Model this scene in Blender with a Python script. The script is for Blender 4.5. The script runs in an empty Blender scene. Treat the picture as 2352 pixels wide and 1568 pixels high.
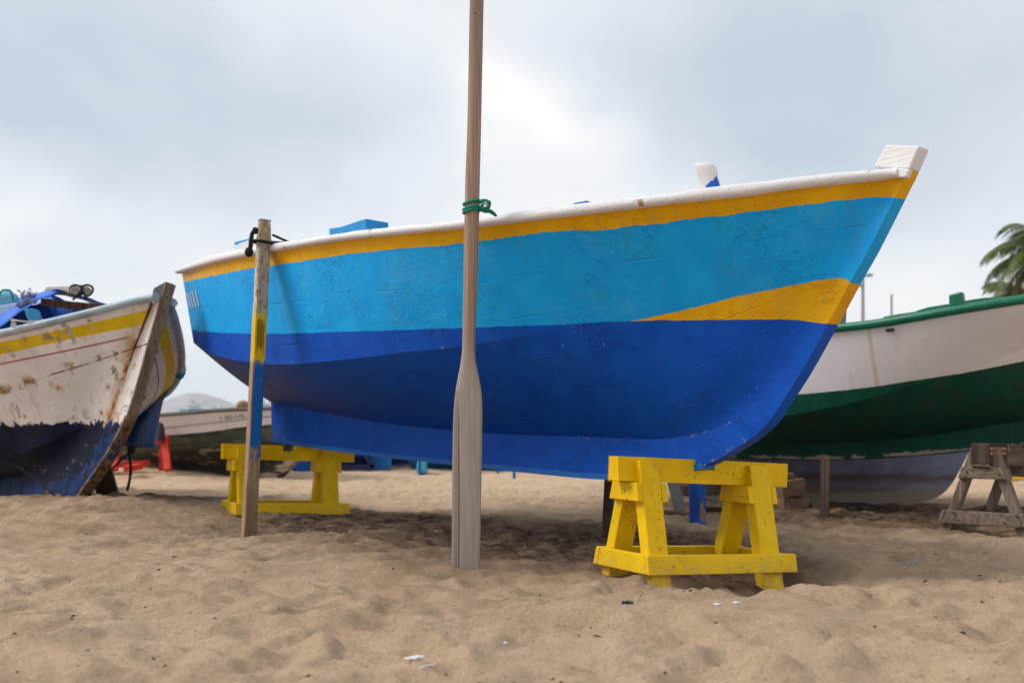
import bpy, math, random
import numpy as np
from mathutils import Vector, Matrix

# ------------------------------------------------------------------ camera, sky, sun, exposure
sc = bpy.context.scene
COL = sc.collection
random.seed(4)
EYE = 0.64                      # camera height over the sand
FPX, CX, HY = 2286.7, 1176.0, 981.0   # focal length, centre column and horizon row in survey pixels
cam = bpy.data.cameras.new('camera')
camo = bpy.data.objects.new('camera', cam)
COL.objects.link(camo)
camo.location = (0, 0, EYE)
camo.rotation_euler = (math.radians(90), 0, 0)
cam.lens = 35.0
cam.sensor_width = 36.0
cam.sensor_fit = 'HORIZONTAL'
cam.shift_y = (HY - 784.0) / 2352.0
cam.clip_start = 0.05
cam.clip_end = 20000
cam.dof.use_dof = True
cam.dof.focus_distance = 4.45
cam.dof.aperture_fstop = 2.4
sc.camera = camo

SUN_EL, SUN_AZ = math.radians(43), math.radians(-90)   # azimuth: from +Y towards +X
world = bpy.data.worlds.new('World')
sc.world = world
world.use_nodes = True


def sky_nodes():
    nt = world.node_tree
    for n in list(nt.nodes):
        nt.nodes.remove(n)
    N = nt.nodes.new
    L = nt.links.new

    def math_(op, a, b=None, clamp=False):
        m = N('ShaderNodeMath'); m.operation = op; m.use_clamp = clamp
        for i, v in enumerate((a, b)):
            if v is None:
                continue
            if isinstance(v, (int, float)):
                m.inputs[i].default_value = v
            else:
                L(v, m.inputs[i])
        return m.outputs[0]
    out = N('ShaderNodeOutputWorld')
    bg = N('ShaderNodeBackground')
    bg.inputs['Strength'].default_value = 0.10
    L(bg.outputs[0], out.inputs['Surface'])
    sky = N('ShaderNodeTexSky')
    sky.sky_type = 'NISHITA'
    sky.sun_disc = False
    sky.sun_elevation = SUN_EL
    sky.sun_rotation = SUN_AZ
    sky.air_density = 1.0
    sky.dust_density = 3.0
    tc = N('ShaderNodeTexCoord')
    sep = N('ShaderNodeSeparateXYZ')
    L(tc.outputs['Generated'], sep.inputs[0])
    zz = math_('ADD', math_('MAXIMUM', sep.outputs[2], 0.0), 0.30)
    u = math_('DIVIDE', sep.outputs[0], zz)
    v = math_('DIVIDE', sep.outputs[1], zz)
    comb = N('ShaderNodeCombineXYZ')
    L(u, comb.inputs[0]); L(v, comb.inputs[1])
    n1 = N('ShaderNodeTexNoise')
    n1.inputs['Scale'].default_value = 1.5
    n1.inputs['Detail'].default_value = 7
    n1.inputs['Roughness'].default_value = 0.5
    n1.inputs['Distortion'].default_value = 0.5
    L(comb.outputs[0], n1.inputs['Vector'])
    val = math_('MULTIPLY', math_('SUBTRACT', n1.outputs['Fac'], 0.5), 1.35)
    warp = N('ShaderNodeTexNoise')
    warp.inputs['Scale'].default_value = 4.0
    warp.inputs['Detail'].default_value = 4
    L(tc.outputs['Generated'], warp.inputs['Vector'])
    ws = N('ShaderNodeVectorMath'); ws.operation = 'MULTIPLY_ADD'
    L(warp.outputs['Color'], ws.inputs[0])
    ws.inputs[1].default_value = (0.22, 0.22, 0.22)
    ws.inputs[2].default_value = (-0.11, -0.11, -0.11)
    wadd = N('ShaderNodeVectorMath'); wadd.operation = 'ADD'
    L(tc.outputs['Generated'], wadd.inputs[0]); L(ws.outputs[0], wadd.inputs[1])
    # the large cloud masses seen in the photograph: direction (survey pixel), radius x and y, weight
    for px, py, rx, ry, w in [(1265, 280, .055, .038, .60), (880, 60, .20, .10, .16), (80, 170, .24, .12, -.58), (520, 330, .22, .065, -.34), (2000, 190, .26, .10, -.36),
                              (1700, 215, .14, .075, -.24), (2330, 520, .16, .16, -.20), (700, 480, .30, .06, .20), (1500, 420, .16, .07, .14), (150, 520, .25, .10, .16),
                              (2100, 720, .2, .06, .12), (1180, 200, .09, .08, .10)]:
        d = Vector(((px - CX) / FPX, 1.0, (HY - py) / FPX)).normalized()
        s = N('ShaderNodeVectorMath'); s.operation = 'SUBTRACT'
        L(wadd.outputs[0], s.inputs[0]); s.inputs[1].default_value = d
        m = N('ShaderNodeVectorMath'); m.operation = 'MULTIPLY'
        L(s.outputs[0], m.inputs[0]); m.inputs[1].default_value = (1 / rx, 1 / rx, 1 / ry)
        dt = N('ShaderNodeVectorMath'); dt.operation = 'DOT_PRODUCT'
        L(m.outputs[0], dt.inputs[0]); L(m.outputs[0], dt.inputs[1])
        g = math_('EXPONENT', math_('MULTIPLY', dt.outputs['Value'], -0.7))
        val = math_('ADD', val, math_('MULTIPLY', g, w))
    val = math_('ADD', val, 0.60)
    rmp = N('ShaderNodeValToRGB')
    e = rmp.color_ramp.elements
    e[0].position = 0.0; e[0].color = (.57, .65, .76, 1)
    e[1].position = 1.0; e[1].color = (1.08, 1.08, 1.07, 1)
    x = e.new(0.30); x.color = (.69, .76, .84, 1)
    x = e.new(0.58); x.color = (.83, .87, .925, 1)
    x = e.new(0.80); x.color = (.94, .96, .98, 1)
    L(val, rmp.inputs[0])
    # clouds cover nearly all of the clear sky behind them
    sc_ = N('ShaderNodeVectorMath'); sc_.operation = 'SCALE'
    L(rmp.outputs[0], sc_.inputs[0]); sc_.inputs[3].default_value = 6.0
    mix = N('ShaderNodeMix'); mix.data_type = 'RGBA'
    mix.inputs[0].default_value = 0.94
    L(sky.outputs[0], mix.inputs[6]); L(sc_.outputs[0], mix.inputs[7])
    L(mix.outputs[2], bg.inputs['Color'])


sky_nodes()
sun = bpy.data.lights.new('sun', 'SUN')
sun.energy = 1.5
sun.angle = math.radians(20)
sun.color = (1.0, 0.96, 0.90)
suno = bpy.data.objects.new('sun', sun)
COL.objects.link(suno)
sdir = Vector((math.sin(SUN_AZ) * math.cos(SUN_EL), math.cos(SUN_AZ) * math.cos(SUN_EL), math.sin(SUN_EL)))
suno.rotation_euler = sdir.to_track_quat('Z', 'Y').to_euler()
suno.location = sdir * 30
vs = sc.view_settings
vs.view_transform = 'Standard'
vs.look = 'None'
vs.exposure = 0.75
vs.gamma = 1.0
vs.use_curve_mapping = False
sc.render.engine = 'CYCLES'
sc.cycles.use_denoising = True
sc.cycles.max_bounces = 6
sc.cycles.diffuse_bounces = 3
sc.cycles.glossy_bounces = 3
sc.cycles.transmission_bounces = 2
sc.cycles.volume_bounces = 2
sc.cycles.caustics_reflective = False
sc.cycles.caustics_refractive = False

# ------------------------------------------------------------------ geometry helpers
V3 = lambda *a: np.array(a, float)


def U(px, py, d):
    """survey pixel at depth d (metres in front of the camera) -> point"""
    return V3((px - CX) / FPX * d, d, EYE + (HY - py) / FPX * d)


def pr(P):
    P = np.asarray(P, float)
    return CX + FPX * P[..., 0] / P[..., 1], HY - FPX * (P[..., 2] - EYE) / P[..., 1]


def ray_plane(px, py, P0, n):
    d = V3((px - CX) / FPX, 1.0, (HY - py) / FPX)
    o = V3(0, 0, EYE)
    t = np.dot(np.asarray(P0) - o, n) / np.dot(d, n)
    return o + d * t


def unit(v):
    v = np.asarray(v, float)
    return v / max(1e-12, np.linalg.norm(v))


def catmull(P, n):
    """smooth curve through points, n samples"""
    P = np.asarray(P, float)
    if P.ndim == 1:
        P = P[:, None]
    seg = np.r_[0, np.cumsum(np.linalg.norm(np.diff(P, axis=0), axis=1) ** 0.5 + 1e-9)]
    t = np.linspace(0, seg[-1], n)
    m = np.zeros_like(P)
    for i in range(len(P)):
        a, b = max(0, i - 1), min(len(P) - 1, i + 1)
        m[i] = (P[b] - P[a]) / (seg[b] - seg[a])
    out = np.zeros((n, P.shape[1]))
    k = np.clip(np.searchsorted(seg, t, side='right') - 1, 0, len(P) - 2)
    h = seg[k + 1] - seg[k]
    s = (t - seg[k]) / h
    h00 = 2 * s**3 - 3 * s**2 + 1; h10 = s**3 - 2 * s**2 + s
    h01 = -2 * s**3 + 3 * s**2; h11 = s**3 - s**2
    out = h00[:, None] * P[k] + (h10 * h)[:, None] * m[k] + h01[:, None] * P[k + 1] + (h11 * h)[:, None] * m[k + 1]
    return out


def resample(P, n):
    P = np.asarray(P, float)
    s = np.r_[0, np.cumsum(np.linalg.norm(np.diff(P, axis=0), axis=1))]
    t = np.linspace(0, s[-1], n)
    return np.stack([np.interp(t, s, P[:, k]) for k in range(P.shape[1])], 1)


class Fun:
    """smooth y(x) through control points (cubic Hermite, straight beyond the ends)"""
    def __init__(self, pts):
        p = sorted(pts)
        self.x = np.array([a[0] for a in p], float); self.y = np.array([a[1] for a in p], float)
        x, y = self.x, self.y
        self.m = np.zeros_like(y)
        for i in range(len(x)):
            a, b = max(0, i - 1), min(len(x) - 1, i + 1)
            self.m[i] = (y[b] - y[a]) / (x[b] - x[a])

    def __call__(self, q):
        q = np.asarray(q, float)
        x, y, m = self.x, self.y, self.m
        k = np.clip(np.searchsorted(x, q, side='right') - 1, 0, len(x) - 2)
        h = x[k + 1] - x[k]; s = (q - x[k]) / h
        r = (2*s**3-3*s**2+1)*y[k] + (s**3-2*s**2+s)*h*m[k] + (-2*s**3+3*s**2)*y[k+1] + (s**3-s**2)*h*m[k+1]
        r = np.where(q < x[0], y[0] + (q - x[0]) * m[0], r)
        return np.where(q > x[-1], y[-1] + (q - x[-1]) * m[-1], r)


ORIGIN = {}


class MB:
    """collects geometry (world coordinates) for ONE mesh object"""
    def __init__(self):
        self.v = []; self.f = []; self.att = {}

    def add(self, verts, faces):
        o = len(self.v)
        self.v += [tuple(map(float, p)) for p in verts]
        self.f += [tuple(i + o for i in f) for f in faces]
        return o

    def grid(self, R, flip=False, closed=False):
        """R[i][j] points"""
        R = np.asarray(R, float)
        a, b = R.shape[:2]
        fs = []
        for i in range(a - 1):
            for j in range(b if closed else b - 1):
                j2 = (j + 1) % b
                q = (i * b + j, (i + 1) * b + j, (i + 1) * b + j2, i * b + j2)
                fs.append(q[::-1] if flip else q)
        return self.add(R.reshape(-1, 3), fs)

    def hexa(self, P):
        """8 points: bottom ring 0-3, top ring 4-7"""
        return self.add(P, [(3, 2, 1, 0), (4, 5, 6, 7), (0, 1, 5, 4), (1, 2, 6, 5), (2, 3, 7, 6), (3, 0, 4, 7)])

    def box(self, lo, hi, M=None):
        x0, y0, z0 = lo; x1, y1, z1 = hi
        P = [V3(x, y, z) for z in (z0, z1) for x, y in ((x0, y0), (x1, y0), (x1, y1), (x0, y1))]
        if M is not None:
            P = [np.array(M @ Vector(p)) for p in P]
        return self.hexa(P)

    def board(self, p0, p1, w, h, side):
        """straight board from p0 to p1; w along side, h across"""
        p0, p1 = V3(*p0), V3(*p1)
        d = unit(p1 - p0)
        s = V3(*side); s = unit(s - d * np.dot(s, d)); u = np.cross(d, s)
        P = []
        for p in (p0, p1):
            for a, b in ((-1, -1), (1, -1), (1, 1), (-1, 1)):
                P.append(p + s * a * w / 2 + u * b * h / 2)
        return self.hexa(P)

    def tube(self, pts, r, n=8, caps=True):
        pts = np.asarray(pts, float)
        r = np.full(len(pts), r) if np.isscalar(r) else np.asarray(r, float)
        T = np.gradient(pts, axis=0)
        T = np.array([unit(t) for t in T])
        u = V3(0, 0, 1) if abs(T[0][2]) < .9 else V3(1, 0, 0)
        R = []
        for i in range(len(pts)):
            u = unit(u - T[i] * np.dot(u, T[i]))
            w = np.cross(T[i], u)
            R.append([pts[i] + r[i] * (math.cos(a) * u + math.sin(a) * w) for a in np.linspace(0, 2 * math.pi, n, endpoint=False)])
        o = self.grid(R, closed=True, flip=True)
        if caps:
            self.f.append(tuple(range(o, o + n)))
            self.f.append(tuple(range(o + (len(pts) - 1) * n, o + len(pts) * n))[::-1])
        return o

    def ellipsoid(self, c, r, n=10, m=6, M=None):
        R = []
        for i in range(m + 1):
            th = math.pi * i / m
            row = []
            for j in range(n):
                ph = 2 * math.pi * j / n
                p = V3(r[0] * math.sin(th) * math.cos(ph), r[1] * math.sin(th) * math.sin(ph), r[2] * math.cos(th))
                if M is not None:
                    p = np.array(M @ Vector(p))
                row.append(V3(*c) + p)
            R.append(row)
        return self.grid(R, closed=True)

    def build(self, name, mat, parent=None, smooth=False, bevel=0, attrs=None, label=None, sharp=None, loc=None):
        me = bpy.data.meshes.new(name)
        if parent is not None:
            o = ORIGIN[parent.name]
        else:
            o = V3(*(loc if loc is not None else (0, 0, 0)))
        vv = np.array(self.v, float) - o
        me.from_pydata([tuple(p) for p in vv], [], self.f)
        for m in (mat if isinstance(mat, (list, tuple)) else [mat]):
            me.materials.append(m)
        if smooth:
            me.polygons.foreach_set('use_smooth', [True] * len(me.polygons))
            if sharp:
                me.set_sharp_from_angle(angle=math.radians(sharp))
        for k, a in (attrs or {}).items():
            at = me.attributes.new(k, 'FLOAT', 'POINT')
            at.data.foreach_set('value', np.asarray(a, np.float32))
        me.validate()
        ob = bpy.data.objects.new(name, me)
        COL.objects.link(ob)
        if parent is not None:
            ob.parent = parent
        else:
            ob.location = o
        ORIGIN[ob.name] = o
        if bevel:
            b = ob.modifiers.new('bevel', 'BEVEL'); b.width = bevel; b.segments = 2; b.limit_method = 'ANGLE'; b.angle_limit = math.radians(40)
        if label:
            ob['label'] = label
        return ob


def tag(o, label, cat=None, group=None, kind=None):
    if label: o['label'] = label
    if cat: o['category'] = cat
    if group: o['group'] = group
    if kind: o['kind'] = kind
    return o


def thing(name, loc, label, cat, group=None):
    e = bpy.data.objects.new(name, None)
    COL.objects.link(e)
    e.empty_display_size = 0.1
    e.location = tuple(map(float, loc))
    ORIGIN[e.name] = V3(*loc)
    return tag(e, label, cat, group)


def copy_thing(root, label, group=None):
    r = root.copy(); COL.objects.link(r)
    r['label'] = label
    if group: r['group'] = group
    for ch in list(root.children):
        c = ch.copy(); COL.objects.link(c); c.parent = r
        for g in list(ch.children):
            d = g.copy(); COL.objects.link(d); d.parent = c
    return r


# ------------------------------------------------------------------ material helpers
class G:
    def __init__(self, name, rough=0.6, spec=0.3):
        self.m = bpy.data.materials.new(name)
        self.m.use_nodes = True
        self.nt = self.m.node_tree
        self.b = self.nt.nodes['Principled BSDF']
        self.b.inputs['Roughness'].default_value = rough
        self.b.inputs['Specular IOR Level'].default_value = spec
        self.tc = self.nt.nodes.new('ShaderNodeTexCoord')

    def put(self, sock, v):
        if isinstance(v, bpy.types.NodeSocket):
            self.nt.links.new(v, sock)
        elif isinstance(v, (tuple, list)):
            sock.default_value = tuple(v) + ((1,) if len(v) == 3 and sock.type == 'RGBA' else ())
        else:
            sock.default_value = v

    @property
    def obj(self):
        return self.tc.outputs['Object']

    def pos(self):
        return self.nt.nodes.new('ShaderNodeNewGeometry').outputs['Position']

    def math(self, op, a, b=None, c=None, clamp=False):
        n = self.nt.nodes.new('ShaderNodeMath'); n.operation = op; n.use_clamp = clamp
        for i, v in enumerate((a, b, c)):
            if v is not None: self.put(n.inputs[i], v)
        return n.outputs[0]

    def add(self, a, b): return self.math('ADD', a, b)
    def sub(self, a, b): return self.math('SUBTRACT', a, b)
    def mul(self, a, b): return self.math('MULTIPLY', a, b)

    def sm(self, v, lo, hi, a=0.0, b=1.0):
        n = self.nt.nodes.new('ShaderNodeMapRange'); n.interpolation_type = 'SMOOTHSTEP'
        self.put(n.inputs[0], v)
        if lo > hi:
            lo, hi, a, b = hi, lo, b, a
        n.inputs[1].default_value = lo; n.inputs[2].default_value = hi; n.inputs[3].default_value = a; n.inputs[4].default_value = b
        return n.outputs[0]

    def vscale(self, vec, s):
        n = self.nt.nodes.new('ShaderNodeMapping')
        self.put(n.inputs[0], vec); n.inputs['Scale'].default_value = s if isinstance(s, tuple) else (s, s, s)
        return n.outputs[0]

    def vrot(self, vec, rot, s=(1, 1, 1)):
        n = self.nt.nodes.new('ShaderNodeMapping'); n.vector_type = 'TEXTURE'
        self.put(n.inputs[0], vec); n.inputs['Rotation'].default_value = rot
        n2 = self.nt.nodes.new('ShaderNodeMapping'); self.put(n2.inputs[0], n.outputs[0]); n2.inputs['Scale'].default_value = s
        return n2.outputs[0]

    def noise(self, vec, scale, detail=4, rough=.55, dist=0.0, color=False):
        n = self.nt.nodes.new('ShaderNodeTexNoise')
        self.put(n.inputs['Vector'], vec)
        n.inputs['Scale'].default_value = scale; n.inputs['Detail'].default_value = detail
        n.inputs['Roughness'].default_value = rough; n.inputs['Distortion'].default_value = dist
        return n.outputs['Color' if color else 'Fac']

    def vor(self, vec, scale, feature='F1', rnd=1.0):
        n = self.nt.nodes.new('ShaderNodeTexVoronoi'); n.feature = feature
        self.put(n.inputs['Vector'], vec); n.inputs['Scale'].default_value = scale; n.inputs['Randomness'].default_value = rnd
        return n.outputs['Distance']

    def mix(self, f, a, b, blend='MIX'):
        n = self.nt.nodes.new('ShaderNodeMix'); n.data_type = 'RGBA'; n.blend_type = blend
        self.put(n.inputs[0], f); self.put(n.inputs[6], a); self.put(n.inputs[7], b)
        return n.outputs[2]

    def attr(self, name):
        n = self.nt.nodes.new('ShaderNodeAttribute'); n.attribute_name = name
        return n.outputs['Fac']

    def sep(self, vec):
        n = self.nt.nodes.new('ShaderNodeSeparateXYZ'); self.put(n.inputs[0], vec)
        return n.outputs

    def bump(self, h, strength=.5, dist=.01, normal=None):
        n = self.nt.nodes.new('ShaderNodeBump')
        self.put(n.inputs['Height'], h); n.inputs['Strength'].default_value = strength; n.inputs['Distance'].default_value = dist
        if normal is not None: self.put(n.inputs['Normal'], normal)
        return n.outputs[0]

    def out(self, color=None, rough=None, normal=None):
        if color is not None: self.put(self.b.inputs['Base Color'], color)
        if rough is not None: self.put(self.b.inputs['Roughness'], rough)
        if normal is not None: self.put(self.b.inputs['Normal'], normal)
        return self.m


def simple_mat(name, c, c2=None, scale=18, rough=.6, spec=.3, bump=.25, dist=.004, grain=None):
    g = G(name, rough, spec)
    vec = g.obj if grain is None else g.vscale(g.obj, grain)
    n = g.noise(vec, scale, 5)
    col = g.mix(g.sm(n, .3, .7), c, c2 or tuple(x * .7 for x in c))
    return g.out(col, None, g.bump(g.noise(vec, scale * 3, 6), bump, dist))


def wood_mat(name, light, dark, axis=2, rough=.8, crack=.5, scale=1.0):
    """bare weathered wood, grain along a local axis"""
    g = G(name, rough, .15)
    s = [22 * scale] * 3; s[axis] = 0.9 * scale
    v = g.vscale(g.obj, tuple(s))
    n = g.noise(v, 1.6, 8, .65, .4)
    n2 = g.noise(v, 7.0, 4, .6)
    blot = g.noise(g.obj, 4.0, 4)
    col = g.mix(g.sm(n, .32, .68), dark, light)
    col = g.mix(g.mul(g.sm(n2, .6, .75), crack), col, tuple(x * .3 for x in dark))
    col = g.mix(g.sm(blot, .45, .75, 0, .35), col, tuple(x * .75 for x in dark))
    h = g.add(g.mul(n, .7), g.mul(n2, .5))
    return g.out(col, None, g.bump(h, .6, .004))


YEL = (.66, .42, .012)
# main boat paint: colours decided by signed distances stored on the mesh
def boat_paint():
    g = G('boat_paint', .5, .16)
    P = g.obj
    j = g.add(g.mul(g.sub(g.noise(P, 9, 3), .5), .020), g.mul(g.sub(g.noise(P, 55, 3), .5), .014))
    dy = g.add(g.attr('d_yel'), j)
    dw = g.add(g.attr('d_wl'), g.mul(j, .55))
    dc = g.add(g.attr('d_ch'), g.mul(j, .6))
    big = g.noise(P, 1.4, 4); mid = g.noise(P, 7, 5)
    lb = g.mix(g.sm(mid, .35, .7), (.001, .335, .800), (.006, .385, .840))
    lb = g.mix(g.sm(big, .45, .7, 0, .55), lb, (.001, .30, .76))
    db = g.mix(g.sm(mid, .3, .7), (.0002, .066, .43), (.0005, .086, .50))
    st = g.attr('st')
    worn = g.mul(g.mul(g.sm(st, -2.2, -3.4), g.attr('bot')), g.sm(g.noise(g.vrot(P, (0, 0, -.873), (1.2, 14, 14)), 2.2, 6), .35, .65))
    db = g.mix(g.mul(worn, .75), db, (.085, .070, .115))
    ye = g.mix(g.sm(mid, .3, .72), (.66, .33, .001), (.72, .39, .002))
    ye = g.mix(g.mul(g.sm(st, -3.2, -4.1), .6), ye, (.72, .46, .13))
    low = g.mix(g.sm(dw, -.0015, .0015), db, ye)
    above = g.mix(g.sm(dw, -.0015, .0015), db, lb)
    c = g.mix(g.sm(dc, -.0015, .0015), low, above)
    c = g.mix(g.sm(dy, -.0015, .0015), c, ye)
    # soft grubby veil near the stern
    c = g.mix(g.mul(g.mul(g.sm(st, -3.75, -4.15), g.sm(g.noise(P, 3.2, 3), .45, .65)), .35), c, (.20, .24, .36))
    # chips along the knuckle, the garboard seam and the keel edge
    chip_n = g.noise(P, 34, 6, .7)
    near_ch = g.math('MULTIPLY', g.sm(g.math('ABSOLUTE', g.attr('d_ch')), .022, .002), g.sm(st, 1.0, -.6))
    near_rb = g.sm(g.attr('d_rb'), .020, .002)
    edge = g.math('MAXIMUM', g.math('MAXIMUM', near_ch, near_rb), g.sm(g.attr('d_kl'), .03, .006))
    zone = g.sm(g.noise(P, 3.3, 3), .47, .62)
    chip = g.mul(g.mul(edge, zone), g.sm(chip_n, .55, .60))
    c = g.mix(chip, c, g.mix(g.sm(g.noise(P, 60, 2), .4, .6), (.10, .055, .035), (.48, .44, .42)))
    spots = g.mul(g.sm(g.vor(P, 16), .055, .035), g.sm(g.noise(P, 2.1, 2), .52, .6))
    c = g.mix(g.mul(spots, .7), c, (.11, .07, .05))
    # hand painted relief: brush ridges, runs, old layers
    along_ = g.vrot(P, (0, 0, -.873), (1, 1, 1))
    brush = g.noise(g.vrot(P, (0, 0, -.873), (3, 34, 34)), 1.5, 6, .6, .6)
    old = g.noise(P, 15, 8, .66, .9)
    patch = g.sm(g.noise(P, 2.6, 3), .42, .62)
    patch2 = g.sm(g.noise(P, 3.1, 3, .5, .5), .50, .64)
    ridge = g.sm(g.math('ABSOLUTE', g.sub(g.noise(g.vrot(P, (0, 0, -.873), (5, 13, 13)), 1.0, 3, .5, 1.6), .5)), .0, .02, 1, 0)
    fine = g.noise(P, 150, 3)
    sj = g.mul(g.sub(g.noise(P, 5, 3), .5), .02)
    bv = g.add(g.attr('bv'), sj); tv = g.add(g.attr('tv'), sj)
    seam = None
    for src, pos in ((bv, .20), (bv, .47), (bv, .74), (tv, .46), (tv, .83)):
        q = g.sm(g.math('ABSOLUTE', g.sub(src, pos)), .013, .002)
        seam = q if seam is None else g.math('MAXIMUM', seam, q)
    seam = g.mul(seam, g.sm(g.noise(g.vrot(P, (0, 0, -.873), (.9, 4, 4)), 1.7, 3), .46, .58))
    h = g.add(g.mul(g.mul(brush, g.add(.15, g.mul(patch, .45))), .8), g.mul(g.mul(old, g.add(.10, patch2)), 1.0))
    h = g.add(h, g.add(g.mul(fine, .10), g.mul(g.mul(ridge, patch2), .55)))
    h = g.add(h, g.add(g.mul(seam, .30), g.mul(g.noise(P, 5, 3), .9)))
    h = g.sub(h, g.mul(chip, .6))
    scr = g.mul(g.sm(g.noise(g.vrot(P, (.5, .3, .2), (4, 90, 12)), 1.5, 2), .70, .73), patch)
    c = g.mix(g.mul(scr, .35), c, (.25, .45, .70))
    c = g.mix(g.mul(g.mul(seam, g.sm(mid, .45, .6)), .15), c, (.01, .03, .09))
    runs = g.mul(g.sm(g.noise(g.vscale(P, (7, 7, .6)), 1.5, 4), .52, .72), g.sm(dw, -.02, .05))
    c = g.mix(g.mul(runs, .13), c, (.05, .09, .14))
    chalk = g.mul(g.sm(g.noise(P, 2.7, 6, .7), .50, .70), g.mul(g.sm(dw, .0, .05), g.sm(dy, .0, -.03)))
    c = g.mix(g.mul(chalk, .22), c, (.12, .46, .80))
    r = g.add(.42, g.mul(old, .22))
    return g.out(c, r, g.bump(h, .7, .008))


def white_paint(name='white_paint', base=(.74, .73, .75), stains=True):
    g = G(name, .55, .3)
    P = g.obj
    gr = g.noise(g.vrot(P, (0, 0, -.873), (2.2, 70, 70)), 1.4, 7, .7)
    c = g.mix(g.sm(gr, .35, .6), tuple(x * .86 for x in base), base)
    c = g.mix(g.mul(g.sm(gr, .58, .66), .7), c, (.30, .25, .23))
    if stains:
        s = g.mul(g.sm(g.noise(P, 6, 2), .66, .70), g.sm(g.noise(P, 38, 3), .50, .56))
        c = g.mix(g.mul(s, .85), c, (.34, .13, .02))
        s2 = g.mul(g.sm(g.noise(g.vscale(P, 1.3), 5, 2), .68, .71), g.sm(g.noise(P, 60, 3), .53, .58))
        c = g.mix(s2, c, (.26, .03, .02))
    h = g.add(gr, g.mul(g.noise(P, 45, 4), .5))
    return g.out(c, None, g.bump(h, .55, .005))


def trestle_paint(ax=0):
    g = G('trestle_yellow_paint', .5, .15)
    stretch = tuple((2.5 if k == ax else 50) for k in range(3)); stretch2 = tuple((14 if k == ax else 60) for k in range(3))
    P = g.obj
    info = g.nt.nodes.new('ShaderNodeObjectInfo').outputs['Random']
    off = g.nt.nodes.new('ShaderNodeVectorMath'); off.operation = 'ADD'
    g.put(off.inputs[0], P)
    cmb = g.nt.nodes.new('ShaderNodeCombineXYZ'); g.put(cmb.inputs[0], g.mul(info, 37.0)); g.put(cmb.inputs[1], g.mul(info, 11.0))
    g.put(off.inputs[1], cmb.outputs[0])
    Q = off.outputs[0]
    n = g.noise(Q, 9, 4)
    c = g.mix(g.sm(n, .3, .7), (.76, .46, .002), (.84, .54, .004))
    grain = g.noise(g.vscale(Q, stretch), 1.3, 6)
    c = g.mix(g.sm(grain, .58, .72, 0, .18), c, (.40, .22, .01))
    sp = g.mul(g.sm(g.noise(Q, 60, 4, .65), .60, .65), g.sm(g.noise(Q, 7, 3), .44, .60))
    smear = g.mul(g.sm(g.noise(g.vscale(Q, tuple(.35 * k for k in stretch)), 1.0, 6, .7), .52, .70), g.sm(g.noise(Q, 5, 4), .42, .62))
    c = g.mix(g.mul(smear, .38), c, (.34, .22, .05))
    c = g.mix(g.mul(sp, .8), c, (.10, .06, .03))
    sc2 = g.mul(g.sm(g.noise(g.vscale(Q, stretch2), 1.6, 5), .60, .66), g.sm(g.noise(Q, 4, 2), .5, .62))
    c = g.mix(g.mul(sc2, .6), c, (.20, .13, .06))
    z = g.sep(P)[2]
    dirt = g.mul(g.sm(z, .13, .0), g.sm(g.noise(Q, 22, 5, .7), .35, .60))
    c = g.mix(g.mul(dirt, .45), c, (.33, .24, .13))
    h = g.add(g.mul(grain, .8), g.mul(g.noise(Q, 70, 3), .25))
    return g.out(c, None, g.bump(h, .35, .004))


M = {}
M['boat'] = boat_paint()
M['white'] = white_paint()
M['trestle'] = trestle_paint()
M['trestle_leg'] = trestle_paint(2)
M['blue_part'] = simple_mat('bright_blue_paint', (.008, .23, .56), (.012, .28, .62), 14, .45)
M['mid_blue'] = simple_mat('mid_blue_paint', (.006, .11, .44), (.010, .14, .48), 14, .5)
def oar_wood():
    g = G('oar_wood', .75, .15)
    P = g.obj
    z = g.sep(P)[2]; x = g.sep(P)[0]
    v = g.vscale(P, (75, 75, 1.6))
    n = g.noise(v, 1.6, 8, .62, .3); n2 = g.noise(g.vscale(P, (190, 190, 4)), 1.6, 5, .6)
    shaft = g.mix(g.sm(n, .32, .68), (.25, .165, .12), (.36, .255, .19))
    blade = g.mix(g.sm(n, .30, .66), (.31, .26, .215), (.42, .365, .315))
    blade = g.mix(g.sm(g.noise(g.vscale(P, (9, 9, 1.4)), 1.5, 4), .45, .68, 0, .6), blade, (.29, .235, .195))
    c = g.mix(g.sm(g.add(z, g.mul(g.sub(n, .5), .3)), 1.02, .80), shaft, blade)
    c = g.mix(g.sm(g.add(z, g.mul(g.sub(n, .5), .5)), 1.9, 2.5, 0, .55), c, (.19, .145, .125))
    c = g.mix(g.mul(g.sm(n2, .60, .74), .55), c, (.12, .085, .065))
    edge = g.mul(g.sm(g.add(x, g.mul(g.sub(n2, .5), .012)), -.026, -.032), g.sm(z, .85, .7))
    c = g.mix(g.mul(edge, .6), c, (.19, .155, .13))
    crack = g.mul(g.sm(g.math('ABSOLUTE', g.add(g.add(x, .0285), g.mul(g.sub(g.noise(g.vscale(P, (1, 1, 2)), 2, 2), .5), .004))), .0022, .0008), g.sm(z, .72, .6))
    c = g.mix(crack, c, (.03, .02, .015))
    dab = g.sm(g.noise(P, 19, 3), .74, .76)
    c = g.mix(dab, c, (.03, .045, .16))
    h = g.sub(g.add(g.mul(n, .5), g.mul(n2, .4)), g.mul(crack, 2))
    return g.out(c, None, g.bump(h, .5, .003))


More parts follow.
